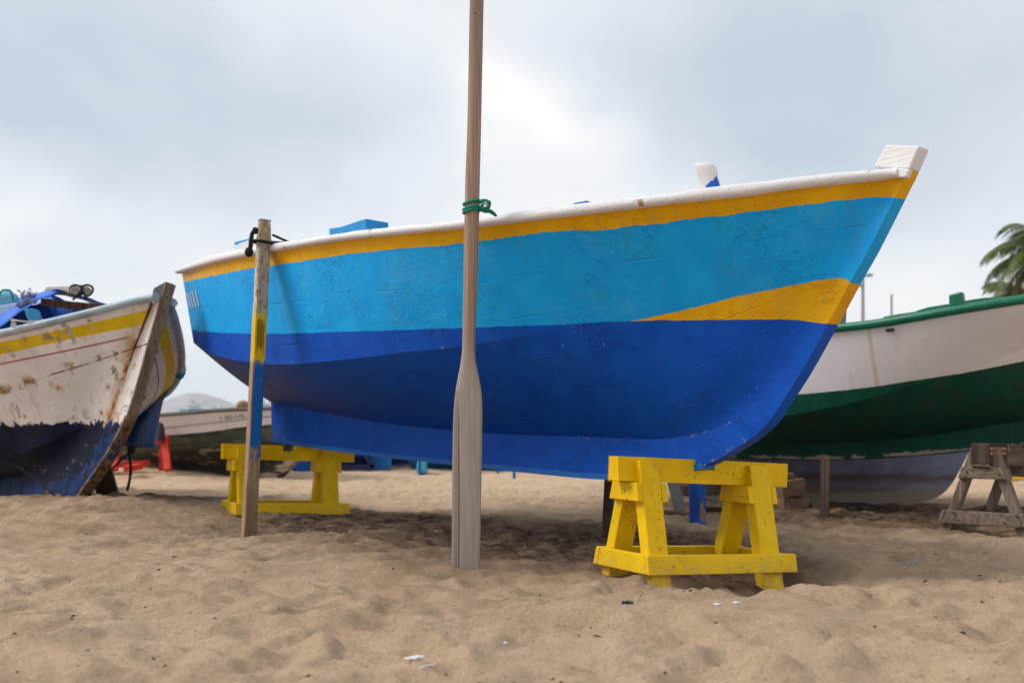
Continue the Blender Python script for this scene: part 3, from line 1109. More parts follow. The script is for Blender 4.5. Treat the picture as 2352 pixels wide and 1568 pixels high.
# ------------------------------------------------------------------ yellow trestles
def trestle(name, L, w, h, bh, leg_x, leg_w, leg_t, splay, rail_z, rail_h_, notch, mat, label, cat, group, bevel=.004, low=-.10, gz0=None, plate_t=.03, rail_t=.03, over=.035, leg_mat=None):
    root = thing(name, (0, 0, 0), label, cat, group)
    m = MB()
    z0, z1 = h - bh, h
    n0, n1, nd = notch
    # beam with its keel notch: one prism in profile
    prof = [(0, z0), (L, z0), (L, z1), (n1, z1), (n1, z1 - nd), (n0, z1 - nd), (n0, z1), (0, z1)]
    a = [V3(x, 0, z) for x, z in prof]; b = [V3(x, w, z) for x, z in prof]
    m.add(a + b, [(0, 1, 4, 5), (1, 2, 3, 4), (0, 5, 6, 7)] + [(8 + 5, 8 + 4, 8 + 1, 8), (8 + 4, 8 + 3, 8 + 2, 8 + 1), (8 + 7, 8 + 6, 8 + 5, 8)]
          + [(i, i + 8, (i + 1) % 8 + 8, (i + 1) % 8)[::-1] for i in range(8)][::1])
    m.build('beam', mat, root, bevel=bevel)
    ztop = h - .012
    sl = splay / ztop

    def yo(z, side):     # outer face of a leg at height z
        d = .028 + sl * (ztop - z)
        return -d if side < 0 else w + d
    for x0, x1 in leg_x:
        for side in (-1, 1):
            m = MB(); P = []
            for z in (low, ztop):
                o = yo(z, side); i = o - side * leg_t
                ys_ = (o, i) if side < 0 else (i, o)
                P += [V3(x0, ys_[0], z), V3(x1, ys_[0], z), V3(x1, ys_[1], z), V3(x0, ys_[1], z)]
            m.hexa(P)
            m.build('leg', leg_mat or mat, root, bevel=bevel)
        # gusset plates on both sides of the pair
        for xa, xb in ((x0 - plate_t, x0 - .001), (x1 + .001, x1 + plate_t)):
            m = MB(); P = []
            for z, e in ((z0 - .082, 0), (z0 - .004, 0)):
                P += [V3(xa, yo(z, -1) - .002, z), V3(xb, yo(z, -1) - .002, z), V3(xb, yo(z, 1) + .002, z), V3(xa, yo(z, 1) + .002, z)]
            m.hexa(P)
            m.build('gusset_plate', mat, root, bevel=bevel)
    # rails round the foot
    zr0, zr1 = rail_z, rail_z + rail_h_
    xl = leg_x[0][0] - rail_t - .002; xr = leg_x[1][1] + rail_t + .002
    for side in (-1, 1):
        m = MB(); P = []
        for z in (zr0, zr1):
            i = yo(z, side) + side * .001; o = i + side * rail_t
            ys_ = (o, i) if side < 0 else (i, o)
            P += [V3(xl, ys_[0], z), V3(xr + over, ys_[0], z), V3(xr + over, ys_[1], z), V3(xl, ys_[1], z)]
        m.hexa(P)
        m.build('long_rail', mat, root, bevel=bevel)
    for xa, xb in ((xl, leg_x[0][0] - .001), (leg_x[1][1] + .001, xr)):
        m = MB(); P = []
        for z in (zr0, zr1):
            P += [V3(xa, yo(z, -1) - .000, z), V3(xb, yo(z, -1) - .000, z), V3(xb, yo(z, 1), z), V3(xa, yo(z, 1), z)]
        m.hexa(P)
        m.build('short_rail', mat, root, bevel=bevel)
    return root


BL = .955
tr1 = trestle('boat_trestle', BL, .072, .5155, .101, ((.0855, .186), (.70, .81)), None, .062, .125, .036, .080, (.413, .518, .040), M['trestle'],
              leg_mat=M['trestle_leg'], label='yellow painted timber trestle standing under the bow of the blue boat', cat='trestle', group='yellow timber trestles')
tr1.location = (.43, 4.2, 0.0)
tr1.rotation_euler = (0, math.radians(2.97), math.radians(28.6))
tr2 = copy_thing(tr1, 'yellow painted timber trestle standing under the stern behind the painted post', 'yellow timber trestles')
tr2.location = (-2.015, 6.9, .0085)
tr2.rotation_euler = (0, math.radians(2.3), math.radians(30))

# ------------------------------------------------------------------ the painted post
def post_paint(w):
    g = G('post_paint', .75, .2)
    P = g.obj
    s = g.sep(P)
    grain = g.noise(g.vscale(P, (40, 40, 2.0)), 1.5, 8, .65)
    fine = g.noise(g.vscale(P, (160, 160, 6)), 1.3, 4)
    wood = g.mix(g.sm(grain, .35, .62), (.20, .125, .07), (.36, .26, .165))
    wood = g.mix(g.sm(fine, .60, .70, 0, .55), wood, (.07, .045, .03))
    z = s[2]
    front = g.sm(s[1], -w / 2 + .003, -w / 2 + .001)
    n = g.noise(g.vscale(P, (14, 14, 7)), 2.0, 6, .68)
    nj = g.mul(g.sub(g.noise(g.vscale(P, (60, 60, 9)), 1.4, 5, .65), .5), .22)
    zj = g.add(z, nj)
    # flaking grey-white paint on the upper part
    old = g.mul(g.sm(z, 1.70, 1.62), g.sm(z, .98, 1.02))
    flake = g.mul(old, g.sm(n, .55, .52))
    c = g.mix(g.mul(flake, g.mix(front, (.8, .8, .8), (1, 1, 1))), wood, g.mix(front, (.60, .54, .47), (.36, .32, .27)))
    top_ = g.mul(g.sm(z, 1.66, 1.72), g.sm(n, .60, .64))
    c = g.mix(g.mul(top_, .8), c, (.48, .44, .38))
    # yellow band, worn brown in the middle of the front face
    yb = g.mul(g.sm(zj, 1.275, 1.265), g.sm(zj, .985, .995))
    core = g.mul(g.mul(front, g.sm(g.math('ABSOLUTE', g.add(s[0], g.mul(nj, .06))), w * .36, w * .30)), g.mul(g.sm(zj, 1.235, 1.215), g.sm(zj, 1.035, 1.06)))
    yc = g.mix(core, (.64, .42, .012), (.26, .145, .006))
    c = g.mix(yb, c, yc)
    # blue below it, on the front face only
    bb = g.mul(front, g.mul(g.sm(zj, .985, .975), g.sm(g.add(z, g.mul(nj, 1.4)), .36, .44)))
    bb = g.mul(bb, g.sm(g.add(s[0], g.mul(nj, .05)), -w * .46, -w * .38))
    worn = g.sm(g.add(n, g.sm(z, .62, .30, 0, .30)), .68, .62)
    c = g.mix(g.mul(bb, worn), c, (.006, .105, .36))
    foot_mix = g.sm(z, .42, .05, 0, .55)  # tone changes towards the foot, darker on the front face
    c = g.mix(foot_mix, c, g.mix(front, (.30, .20, .12), (.15, .09, .052)))
    h = g.add(g.add(g.mul(grain, .7), g.mul(fine, .25)), g.mul(flake, .5))
    return g.out(c, None, g.bump(h, .6, .005))


_k = int(np.argmin(np.abs(pr(rail_P + rail_out * .036)[0] - 604)))
POSTD = float((rail_P + rail_out * .036)[_k, 1]) - .055


def build_post():
    d = POSTD
    w = .068
    foot = U(571, 1225, d); head = U(608, 506, d)
    foot[1] = d + .004
    ax = unit(head - foot); Lp = np.linalg.norm(head - foot)
    root = thing('wooden_post', foot, 'square timber post with flaking white, yellow and blue paint leaning on the stern quarter', 'post')
    me_m = MB()
    # local frame: built upright at the origin, then placed
    n = 24
    rows = []
    for i in range(n):
        f = i / (n - 1)
        z = -.18 + f * (Lp + .18)
        ww = w * (1.08 - .10 * f) / 2
        if i == n - 1: ww -= .006
        jig = .0012 * math.sin(i * 2.3)
        rows.append([V3(-ww + jig, -ww, z), V3(ww, -ww + jig, z), V3(ww - jig, ww, z), V3(-ww, ww, z)])
    me_m.grid(rows, closed=True, flip=True)
    me_m.f.append((0, 1, 2, 3)); me_m.f.append(tuple(range(len(me_m.v) - 4, len(me_m.v)))[::-1])
    ob = me_m.build('post_shaft', post_paint(w), None, bevel=.006)
    ob.parent = root
    yaw = Matrix.Rotation(math.radians(31), 4, 'Z')
    lean = Vector((0, 0, 1)).rotation_difference(Vector(ax)).to_matrix().to_4x4()
    root.matrix_world = Matrix.Translation(Vector(foot)) @ lean @ yaw
    return foot, ax, Lp


pf, pax, pL = build_post()


def on_post(y, off=(0, 0)):
    """point at survey row y on the post's axis, moved by off (right, towards camera)"""
    z = EYE + (HY - y) * POSTD / FPX
    p = pf + pax * ((z - pf[2]) / pax[2])
    return p + V3(off[0], -off[1], 0)


def rope(name, paths, r, mat, label, cat, n=7, twist=False):
    root_loc = paths[0][0]
    if len(paths) == 1:
        m = MB(); m.tube(catmull(paths[0], max(12, 6 * len(paths[0]))), r, n)
        o = m.build(name, mat, None, smooth=True, loc=root_loc)
        return tag(o, label, cat)
    root = thing(name, root_loc, label, cat)
    for p in paths:
        m = MB(); m.tube(catmull(p, max(12, 6 * len(p))), r, n)
        m.build('strand', mat, root, smooth=True)
    return root


# black lashing at the post's head
hw = .055
pb = thing('black_lashing', on_post(560, (-.05, .05)), 'black rope lashing tied round the head of the square post', 'rope')
m = MB(); ring = [on_post(558 + 3 * math.cos(a), (hw * 1.05 * math.cos(a), hw * 1.05 * math.sin(a))) for a in np.linspace(0, 2 * math.pi, 17)]
m.tube(ring, .009, 7); m.build('loop', M['black_rope'], pb, smooth=True)
m = MB(); m.tube(catmull([on_post(533, (-.035, .055)), on_post(540, (-.052, .055)), on_post(556, (-.056, .060)), on_post(570, (-.058, .058)), on_post(580, (-.064, .056))], 20), [.012] * 8 + [.013] * 12, 8)
m.build('tail', M['black_rope'], pb, smooth=True)
for y, xo, r in ((534, -.036, .019), (583, -.066, .026)):
    m = MB(); m.ellipsoid(on_post(y, (xo, .055)), (r, r, r * 1.1)); m.build('knot', M['black_rope'], pb, smooth=True)
m = MB(); p_t, _, _ = rail_at(640)
m.tube([on_post(538, (.045, -.02)), p_t + V3(.02, .06, .012)], .007, 6); m.tube([on_post(557, (.05, .02)), p_t + V3(.02, .05, .008)], .006, 6)
m.build('tie', M['black_rope'], pb, smooth=True)

# ------------------------------------------------------------------ the oar
OD = 4.30


def build_oar():
    rows = []
    # survey row, left and right edge, half thickness ratio, section power
    prof = [(1345, 1036.5, 1103, .30, .6), (1310, 1036.8, 1103, .30, .6), (1200, 1038, 1104, .30, .6), (1100, 1038.5, 1106, .31, .62), (1000, 1040, 1107.5, .33, .65), (940, 1042, 1108, .36, .7), (900, 1046, 1106, .42, .75),
            (870, 1051, 1101, .52, .85), (845, 1056, 1096, .66, .95), (825, 1059, 1092.5, .85, 1), (800, 1061.5, 1091.5, 1, 1), (740, 1063, 1093, 1, 1), (650, 1064, 1096.5, 1, 1), (560, 1065.5, 1099, 1, 1), (470, 1067.5, 1101, 1, 1),
            (400, 1069, 1102.5, 1, 1), (300, 1073, 1105, 1, 1), (200, 1075, 1107, 1, 1), (100, 1077, 1109, 1, 1), (0, 1079, 1111, 1, 1), (-120, 1082, 1113, 1, 1), (-420, 1090, 1120, 1, 1), (-436, 1093, 1117, 1, 1)]
    A = np.array(prof, float)
    f = [Fun([(-r[0], r[k]) for r in prof]) for k in (1, 2, 3, 4)]
    
    ysv = -np.r_[np.linspace(1345, 960, 14), np.linspace(950, 790, 22), np.linspace(770, -420, 40), [-436]]
    for yy in ysv:
        a = U(f[0](yy), -yy, OD); b = U(f[1](yy), -yy, OD)
        c = (a + b) / 2; hw_ = (b[0] - a[0]) / 2
        th = max(.012, hw_ * f[2](yy))
        e = float(np.clip(f[3](yy), .5, 1))
        rr = []
        for k in range(20):
            an = 2 * math.pi * k / 20
            ca, sa = math.cos(an), math.sin(an)
            x = hw_ * math.copysign(abs(ca) ** e, ca); y = th * math.copysign(abs(sa) ** e, sa)
            rr.append(c + V3(x, y, 0))
        rows.append(rr)
    m = MB(); m.grid(rows, closed=True, flip=True)
    m.f.append(tuple(range(20))); m.f.append(tuple(range(len(m.v) - 20, len(m.v)))[::-1])
    # bring the local z axis along the oar for the grain
    c0 = U(1070, 1300, OD)
    ob = m.build('oar', M['oar'], None, smooth=True, sharp=50, loc=c0)
    tag(ob, 'bare grey wooden oar standing upright, blade in the sand, against the blue boat', 'oar')


build_oar()


def oar_at(y, off):
    x = float(Fun([(0, 1095), (470, 1084.5), (800, 1077)])(y))
    p = U(x, y, OD)
    return p + V3(off[0], -off[1], off[2] if len(off) > 2 else 0)


def twisted(m, path, r, n=180):
    """three-strand rope"""
    P = resample(catmull(path, n), n)
    T = np.array([unit(t) for t in np.gradient(P, axis=0)])
    L = np.r_[0, np.cumsum(np.linalg.norm(np.diff(P, axis=0), axis=1))]
    u = V3(0, 0, 1); us = []
    for t in T:
        if abs(t[2]) > .95: u = V3(1, 0, 0)
        u = unit(u - t * (u @ t)); us.append(u.copy())
    for k in range(3):
        Q = []
        for i in range(len(P)):
            a = L[i] / (r * 7) * 2 * math.pi + k * 2.0944
            w = np.cross(T[i], us[i])
            Q.append(P[i] + r * .55 * (math.cos(a) * us[i] + math.sin(a) * w))
        m.tube(Q, r * .58, 6)


grp = thing('green_rope', oar_at(480, (0, .03)), 'green twisted rope lashing the oar to the white rail', 'rope')
R0 = .037
for yb, tilt in ((466, 3.0), (479, 2.2), (485, 3.2)):
    m = MB()
    ring = [oar_at(yb + tilt * math.cos(a) * -1.2, (R0 * math.cos(a), R0 * math.sin(a))) for a in np.linspace(0, 2 * math.pi, 25)]
    twisted(m, ring, .0062, 150)
    m.build('loop', M['green_rope'], grp, smooth=True)
m = MB()
kn = oar_at(474, (.045, .03))
twisted(m, [kn + V3(-.012, 0, .014), kn + V3(.012, -.012, .016), kn + V3(.03, 0, .004), kn + V3(.022, .012, -.012), kn + V3(-.002, -.008, -.014), kn + V3(.006, -.014, .004), kn + V3(.034, -.004, .012)], .0068, 160)
m.build('knot', M['green_rope'], grp, smooth=True)
m = MB()
twisted(m, [kn + V3(-.012, 0, -.014), kn + V3(.014, .006, -.022), kn + V3(.034, .02, -.022), kn + V3(.052, .05, -.03)], .007, 80)
twisted(m, [kn + V3(-.012, 0, -.018), kn + V3(.010, .006, -.028), kn + V3(.030, .02, -.026), kn + V3(.058, .06, -.034)], .006, 80)
m.build('tie', M['green_rope'], grp, smooth=True)
m = MB(); m.tube(catmull([kn + V3(.006, -.016, -.006), kn + V3(.014, -.018, .006), kn + V3(.020, -.016, -.004)], 10), .0045, 6); m.tube(catmull([kn + V3(.016, -.016, -.010), kn + V3(.026, -.012, -.002)], 8), .004, 6)
m.build('seizing', M['white_rope'], grp, smooth=True)

# ------------------------------------------------------------------ other boats
def loft_boat(root, H, sheer, chine, rab, rab_full, keel, mat, attf, hw, nv=16, belly=.04, transom=True, rail=None, rail_mat=None, keel_mat=None, names=('gunwale', 'gunwale')):
    """hull, transom, keel and rails from near-side curves; attf(points) -> dict of values"""
    top, bot = H.patches(sheer, chine, rab, nv, nv, belly)
    kc = len(rab_full) - 1
    # let the topsides end on the stem
    d0 = np.linalg.norm(rab_full - chine[-1], axis=1)
    k0 = int(np.argmin(d0))
    if k0 < len(rab_full) - 2:
        tl = resample(rab_full[k0:][::-1], nv)
        lin = tl - top[-1]
        for k in range(0, 7):
            top[-1 - k] += lin * (1 - k / 7) ** 2
    m = MB(); A = {}

    def put(m, A, R, flip, extra):
        m.grid(R, flip=flip)
        a = attf(extra if extra is not None else R)
        for k, v in a.items():
            A.setdefault(k, []).extend(np.ravel(v))
    for R, isb in ((top, 0), (bot, 1)):
        for mir in (0, 1):
            m.grid(H.mirror(R) if mir else R, flip=bool(mir))
            a = attf(R)
            a['bot'] = np.full(R.shape[:2], float(isb))
            for k, v in a.items():
                A.setdefault(k, []).extend(np.ravel(v))
    m.build('hull', mat, root, smooth=True, attrs=A)
    if transom:
        m = MB(); A = {}
        near = np.vstack([top[0], bot[0][1:]]); far = H.mirror(near)
        a = attf(near)
        a['bot'] = np.zeros(len(near))
        m.grid([near * (1 - f) + far * f for f in np.linspace(0, 1, 4)])
        for k, v in a.items():
            A[k] = list(np.tile(np.ravel(v), 4))
        m.build('transom', mat, root, attrs=A)
    n = 90
    ri = resample(rab_full, n); ko = resample(keel, n)
    m = MB(); A = {}
    v = np.linspace(0, 1, 5)[None, :, None]
    side = ri[:, None] * (1 - v) + ko[:, None] * v
    ef = H.mirror(ko)
    edge = np.stack([ko * (1 - f) + ef * f for f in np.linspace(0, 1, 3)], 1)
    for R, fl, src in ((side, False, side), (H.mirror(side), True, side), (edge, False, np.repeat(ko[:, None], 3, 1))):
        m.grid(R, flip=fl)
        a = attf(src); a['bot'] = np.zeros(src.shape[:2])
        a['keel'] = np.ones(src.shape[:2])
        for k, v2 in a.items():
            A.setdefault(k, []).extend(np.ravel(v2))
    m.build('keel', keel_mat or mat, root, smooth=True, sharp=40, attrs=A)
    if rail:
        w_out, w_in, h, rnd = rail
        T = np.gradient(sheer, axis=0); T[:, 2] = 0
        ov = np.array([unit(V3(t[1], -t[0], 0)) for t in T])
        ov = np.where((ov @ V3(H.n[0], H.n[1], 0))[:, None] < 0, -ov, ov)
        rows = []
        for p, o in zip(sheer, ov):
            z = V3(0, 0, 1); c = p + o * ((w_out - w_in) / 2) + z * h / 2
            rows.append([c + o * ((w_out + w_in) / 2) * math.copysign(abs(math.cos(a)) ** rnd, math.cos(a)) + z * (h / 2) * math.copysign(abs(math.sin(a)) ** rnd, math.sin(a))
                         for a in np.linspace(0, 2 * math.pi, 14, endpoint=False)])
        R = np.array(rows)
        for mir in (0, 1):
            m = MB(); RR = H.mirror(R) if mir else R
            m.grid(RR, closed=True, flip=bool(mir))
            m.f.append(tuple(range(14))); m.f.append(tuple(range(len(m.v) - 14, len(m.v)))[::-1])
            m.build(names[mir], rail_mat, root, smooth=True, sharp=60)
    # inner floor
    k = max(2, nv // 5)
    a = top[:-3:4, k] - H.n * .03
    m = MB(); m.grid(np.stack([a, H.mirror(a)], 1)); m.build('floor_boards', M['dark_wood'], root)
    return top, bot


# ---- the rusty white boat at the left
T2 = U(390, 648, 6.9); G2 = U(170, 1149, 7.3); K2 = U(0, 1140, 8.6)
N2 = unit(np.cross(T2 - G2, K2 - G2))
if N2[1] > 0: N2 = -N2
H2 = Hull(G2, N2)
HW2 = .030
oldboat = thing('fishing_boat', (-3.6, 7.6, .3), 'old white boat with rust stains, yellow band and dark blue bottom, bow on the sand', 'boat')
PN2 = G2 + N2 * HW2
rab2 = catmull(np.array([ray_plane(px, py, PN2, N2) for px, py in [(-330, 1080), (-150, 1090), (0, 1096), (77, 1101), (120, 1104), (154, 1096), (186, 1072), (222, 1026), (250, 965), (278, 890), (310, 796), (342, 706), (346, 692)]]), 300)
kee2 = catmull(np.array([ray_plane(px, py, PN2, N2) for px, py in [(-330, 1140), (-150, 1150), (0, 1158), (100, 1160), (150, 1155), (172, 1147), (198, 1112), (226, 1072), (250, 1035), (288, 961), (318, 868), (352, 745), (381, 648)]]), 300)
g4 = U(0, 775, 7.25)
gun = [ray_plane(362, 691, G2 + N2 * .045, N2), U(340, 695, 6.92), U(300, 704, 6.93), U(200, 729, 6.975), U(100, 753, 7.07), g4]
for dv in [(-.5, .3, -.03), (-.55, .45, .0), (-.5, .5, .03), (-.4, .6, .06)]:
    gun.append(gun[-1] + V3(*dv))
sheer2 = catmull(np.array(gun), 120)[::-1]
chi = [rab2[int(np.argmin(np.linalg.norm(rab2 - ray_plane(252, 958, PN2, N2), axis=1)))], U(222, 968, 7.2), U(190, 981, 7.3), (U(102, 1019, 7.5)), U(34, 1046, 7.8)]
for dv in [(-.4, .25, -.05), (-.55, .45, .0), (-.5, .5, .03), (-.4, .6, .06)]:
    chi.append(chi[-1] + V3(*dv))
chine2 = catmull(np.array(chi), 120)[::-1]
kk = int(np.argmin(np.linalg.norm(rab2 - chine2[-1], axis=1)))
rabb2 = resample(rab2[:kk + 1], 120)
f2_y0 = Fun([(0, 786), (161, 752), (342, 710)]); f2_y1 = Fun([(0, 815), (161, 779), (334, 745)])
f2_red = Fun([(0, 836), (150, 806), (298, 774)]); f2_wl = Fun([(0, 973), (121, 971), (250, 969), (300, 968)])
f2_seam = Fun([(121, 859), (210, 832), (306, 800)])


def att2(P):
    px, py = pr(P); s = P[..., 1] / FPX
    shp = P.shape[:-1]
    q = P.reshape(-1, 3); ds = np.full(len(q), 9.0)
    for r in rab2[::6]:
        ds = np.minimum(ds, np.linalg.norm(q - r, axis=1))
    return dict(y0=(f2_y0(px) - py) * s, y1=(f2_y1(px) - py) * s, red=(f2_red(px) - py) * s, wl=(f2_wl(px) - py) * s, seam=(f2_seam(px) - py) * s, stem=ds.reshape(shp), pxa=px / 1000.0)


def old_paint():
    g = G('old_boat_paint', .6, .10)
    P = g.obj
    j = g.mul(g.sub(g.noise(P, 40, 4), .5), .010)
    big = g.noise(P, 2.3, 5); mid = g.noise(P, 9, 6, .65)
    keel = g.attr('keel')
    wh = g.mix(g.sm(big, .35, .7), (.60, .55, .53), (.74, .70, .68))
    # yellow band and the thin red line
    yb = g.mul(g.sm(g.add(g.attr('y1'), j), -.001, .002), g.sm(g.add(g.attr('y0'), j), .001, -.002))
    yb = g.mul(yb, g.sm(keel, .6, .4))
    c = g.mix(yb, wh, g.mix(g.sm(mid, .35, .7), (.56, .38, .004), (.66, .46, .008)))
    rl = g.mul(g.sm(g.math('ABSOLUTE', g.add(g.attr('red'), g.mul(j, .4))), .0085, .005), g.mul(g.sm(keel, .6, .4), g.sm(g.attr('pxa'), .302, .294)))
    c = g.mix(g.mul(rl, .85), c, (.30, .015, .05))
    # rust bleeding from the stem joint and from nails
    st = g.attr('stem')
    sn = g.noise(g.vscale(P, (1, 1, .6)), 7, 5, .6)
    zone = g.mul(g.sm(g.add(st, g.mul(g.sub(sn, .5), -.42)), .16, .0), g.sm(keel, 1.4, .9))
    c = g.mix(g.mul(zone, .85), c, (.40, .21, .07))
    core = g.sm(g.add(st, g.mul(g.sub(mid, .5), .06)), .050, .012)
    c = g.mix(core, c, (.20, .075, .015))
    c = g.mix(g.sm(g.add(st, g.mul(g.sub(mid, .5), .02)), .014, .008), c, (.02, .012, .01))
    nail = g.vor(P, 6.4); nz = g.sm(g.noise(P, 1.7, 2), .36, .48)
    halo = g.mul(g.sm(g.add(nail, g.mul(g.sub(mid, .5), .35)), .30, .05), nz)
    c = g.mix(g.mul(halo, .8), c, (.42, .22, .075))
    c = g.mix(g.mul(g.sm(g.add(nail, g.mul(g.sub(mid, .5), .22)), .105, .07), nz), c, (.075, .035, .018))
    drip = g.mul(g.sm(g.noise(g.vscale(P, (9, 9, .7)), 1.5, 3), .56, .66), g.sm(mid, .35, .65))
    c = g.mix(g.mul(drip, .55), c, (.42, .26, .10))
    flake = g.mul(g.sm(g.noise(P, 6.5, 7, .72), .55, .565), g.sm(g.noise(P, 2.1, 2), .46, .56))
    c = g.mix(flake, c, g.mix(g.sm(mid, .4, .6), (.24, .17, .12), (.42, .37, .34)))
    seam = g.sm(g.math('ABSOLUTE', g.add(g.attr('seam'), g.mul(j, .6))), .007, .003)
    c = g.mix(g.mul(g.mul(seam, g.sm(g.attr('pxa'), .105, .125)), g.sm(mid, .35, .55)), c, (.10, .07, .055))
    sg = g.mul(g.sm(g.math('ABSOLUTE', g.add(g.attr('seam'), g.mul(g.sub(mid, .5), .12))), .055, .01), g.mul(g.sm(g.noise(P, 5, 4, .7), .48, .58), g.sm(keel, .6, .4)))
    c = g.mix(g.mul(sg, .95), c, g.mix(g.sm(g.noise(P, 30, 3), .45, .55), (.38, .20, .07), (.16, .085, .04)))
    # ragged waterline
    w = g.add(g.attr('wl'), g.add(g.mul(g.sub(g.noise(P, 11, 6, .75), .5), .24), g.mul(g.sub(g.noise(P, 50, 3), .5), .03)))
    bl = g.mix(g.sm(mid, .3, .7), (.0006, .0016, .010), (.0012, .007, .036))
    bl = g.mix(g.mul(g.sm(g.noise(P, 3, 4), .5, .68), .5), bl, (.0015, .012, .026))
    pe = g.mul(g.sm(g.noise(g.vrot(P, (0, .5, .7), (2, 2, 5)), 2.2, 8, .75), .615, .635), g.sm(g.add(st, g.mul(g.sub(mid, .5), .3)), .42, .0))
    bl = g.mix(pe, bl, g.mix(g.sm(mid, .42, .58), (.14, .055, .022), (.40, .30, .19)))
    bl = g.mix(g.mul(g.sm(keel, .5, .9), g.sm(mid, .4, .6)), bl, (.004, .026, .115))
    bl = g.mix(g.mul(g.sm(keel, .5, .9), g.sm(g.noise(P, 4, 6, .7), .58, .62)), bl, (.10, .05, .025))
    c = g.mix(g.sm(w, .004, -.004), c, bl)
    h = g.add(g.mul(mid, .6), g.mul(g.noise(P, 50, 4), .3))
    h = g.sub(g.sub(h, g.mul(flake, .5)), g.mul(seam, .8))
    h = g.sub(h, g.mul(g.sm(st, .012, .005), 1.2))
    return g.out(c, None, g.bump(h, .7, .008))


M['old'] = old_paint()
M['pvc'] = simple_mat('grey_pipe_fender', (.42, .47, .53), (.22, .34, .42), 9, .45, .3, .2)
top2, bot2 = loft_boat(oldboat, H2, sheer2, chine2, rabb2, rab2, kee2, M['old'], att2, HW2, nv=22, belly=.05, rail=(.045, .03, .055, 1.0), rail_mat=M['pvc'])
# brown facing strip on the stem's leading edge and the black stem head
fs = kee2[int(len(kee2) * .0):]
sel = [i for i in range(len(kee2)) if pr(kee2[i])[1] < 962]
k2 = kee2[sel]; kf = H2.mirror(k2)
tang = np.gradient(k2, axis=0)
fw = np.array([unit(np.cross(t, N2)) for t in tang])
if fw[0] @ V3(1, -.5, 0) < 0: fw = -fw
m = MB(); m.grid(np.stack([k2 + N2 * .006, k2 + N2 * .006 + fw * .022, kf - N2 * .006 + fw * .022, kf - N2 * .006], 1), closed=True)
m.f.append((3, 2, 1, 0)); m.f.append(tuple(range(len(m.v) - 4, len(m.v))))
M['strip'] = wood_mat('stem_strip_wood', (.26, .19, .13), (.14, .09, .055), 2, .7, .4)
m.build('stem_strip', M['strip'], oldboat, smooth=True, sharp=40)
for k in range(2, len(k2) - 3, max(1, len(k2) // 9)):
    m = MB(); c = (k2[k] + kf[k]) / 2 + fw[k] * .022; m.ellipsoid(c, (.007, .007, .007), 8, 4); m.build('rivet', M['black'], oldboat, smooth=True)
sel = [i for i in range(len(kee2)) if 955 < pr(kee2[i])[1] < 1149 and pr(kee2[i])[0] > 165]
k3 = kee2[sel]; k3f = H2.mirror(k3); t3 = np.gradient(k3, axis=0)
fw3_ = np.array([unit(np.cross(t, N2)) for t in t3])
if fw3_[0] @ V3(1, -.5, 0) < 0: fw3_ = -fw3_
m = MB(); m.grid(np.stack([k3 + N2 * .004 - fw3_ * .022, k3 + N2 * .008 + fw3_ * .012, k3f - N2 * .008 + fw3_ * .012, k3f - N2 * .004 - fw3_ * .022], 1), closed=True)
m.f.append((3, 2, 1, 0)); m.f.append(tuple(range(len(m.v) - 4, len(m.v))))
g = G('rotten_stem_foot', .85, .1)
n = g.noise(g.vscale(g.obj, (1, 1, .6)), 16, 7, .7)
c = g.mix(g.sm(n, .35, .65), (.07, .03, .014), (.24, .15, .085))
c = g.mix(g.sm(g.noise(g.obj, 9, 5, .7), .54, .58), c, (.012, .05, .15))
m.build('stem_foot', g.out(c, None, g.bump(n, .9, .012)), oldboat, smooth=True, sharp=40)
hd = [ray_plane(px, py, G2 + N2 * (HW2 + .001), N2) for px, py in [(347, 681), (353, 661), (381, 646), (373, 683)]]
hf = [p - N2 * (2 * HW2 + .002) for p in hd]
m = MB(); m.hexa([hd[0], hd[3], hf[3], hf[0], hd[1], hd[2], hf[2], hf[1]])
m.build('stem_head', simple_mat('black_stem_paint', (.02, .017, .022), (.035, .03, .04), 12, .6), oldboat, bevel=.005)
# pipe end and joint on the fender rail
# a blue rowlock horn inside the near rail, another on the far rail
M['horn'] = simple_mat('horn_blue', (.02, .20, .42), (.025, .24, .48), 12, .5)


def horn(y_pts, d, mat, root, name, label=None):
    rows = []
    for y, xl, xr in y_pts:
        a = U(xl, y, d); b = U(xr, y, d); c = (a + b) / 2; w = (b - a) / 2
        rows.append([c + w * math.copysign(abs(math.cos(t)) ** .5, math.cos(t)) + V3(0, .028, 0) * math.copysign(abs(math.sin(t)) ** .5, math.sin(t)) for t in np.linspace(0, 2 * math.pi, 12, endpoint=False)])
    m = MB(); m.grid(rows, closed=True); m.f.append(tuple(range(len(m.v) - 12, len(m.v))))
    return m.build(name, mat, root, smooth=True, sharp=60, label=label)


horn([(748, 68, 97), (738, 68, 96), (725, 62, 93), (715, 59, 90), (711, 60, 84), (709, 64, 78)], 7.12, M['horn'], oldboat, 'rowlock_horn')
ps = sheer2[int(len(sheer2) * .62)]; pm = H2.mirror(ps)
m = MB(); m.ellipsoid(pm + V3(.03, .0, .05), (.05, .03, .085), 10, 6); m.build('rowlock_horn', M['horn'], oldboat, smooth=True)

# what lies in the old boat: tarpaulin tent, poles, box, jug, ropes
def cloth_mat(name, a, b, rough=.45):
    g = G(name, rough, .25)
    P = g.obj
    n = g.noise(P, 5, 5); w = g.noise(g.vscale(P, (6, 6, 1.2)), 2.2, 5, .6, .8)
    return g.out(g.mix(g.sm(n, .35, .7), a, b), None, g.bump(w, .8, .03))


M['tarp'] = cloth_mat('blue_tarpaulin', (.008, .12, .62), (.02, .18, .74))
M['tarp_pale'] = cloth_mat('pale_blue_tarpaulin', (.14, .32, .82), (.26, .42, .85))


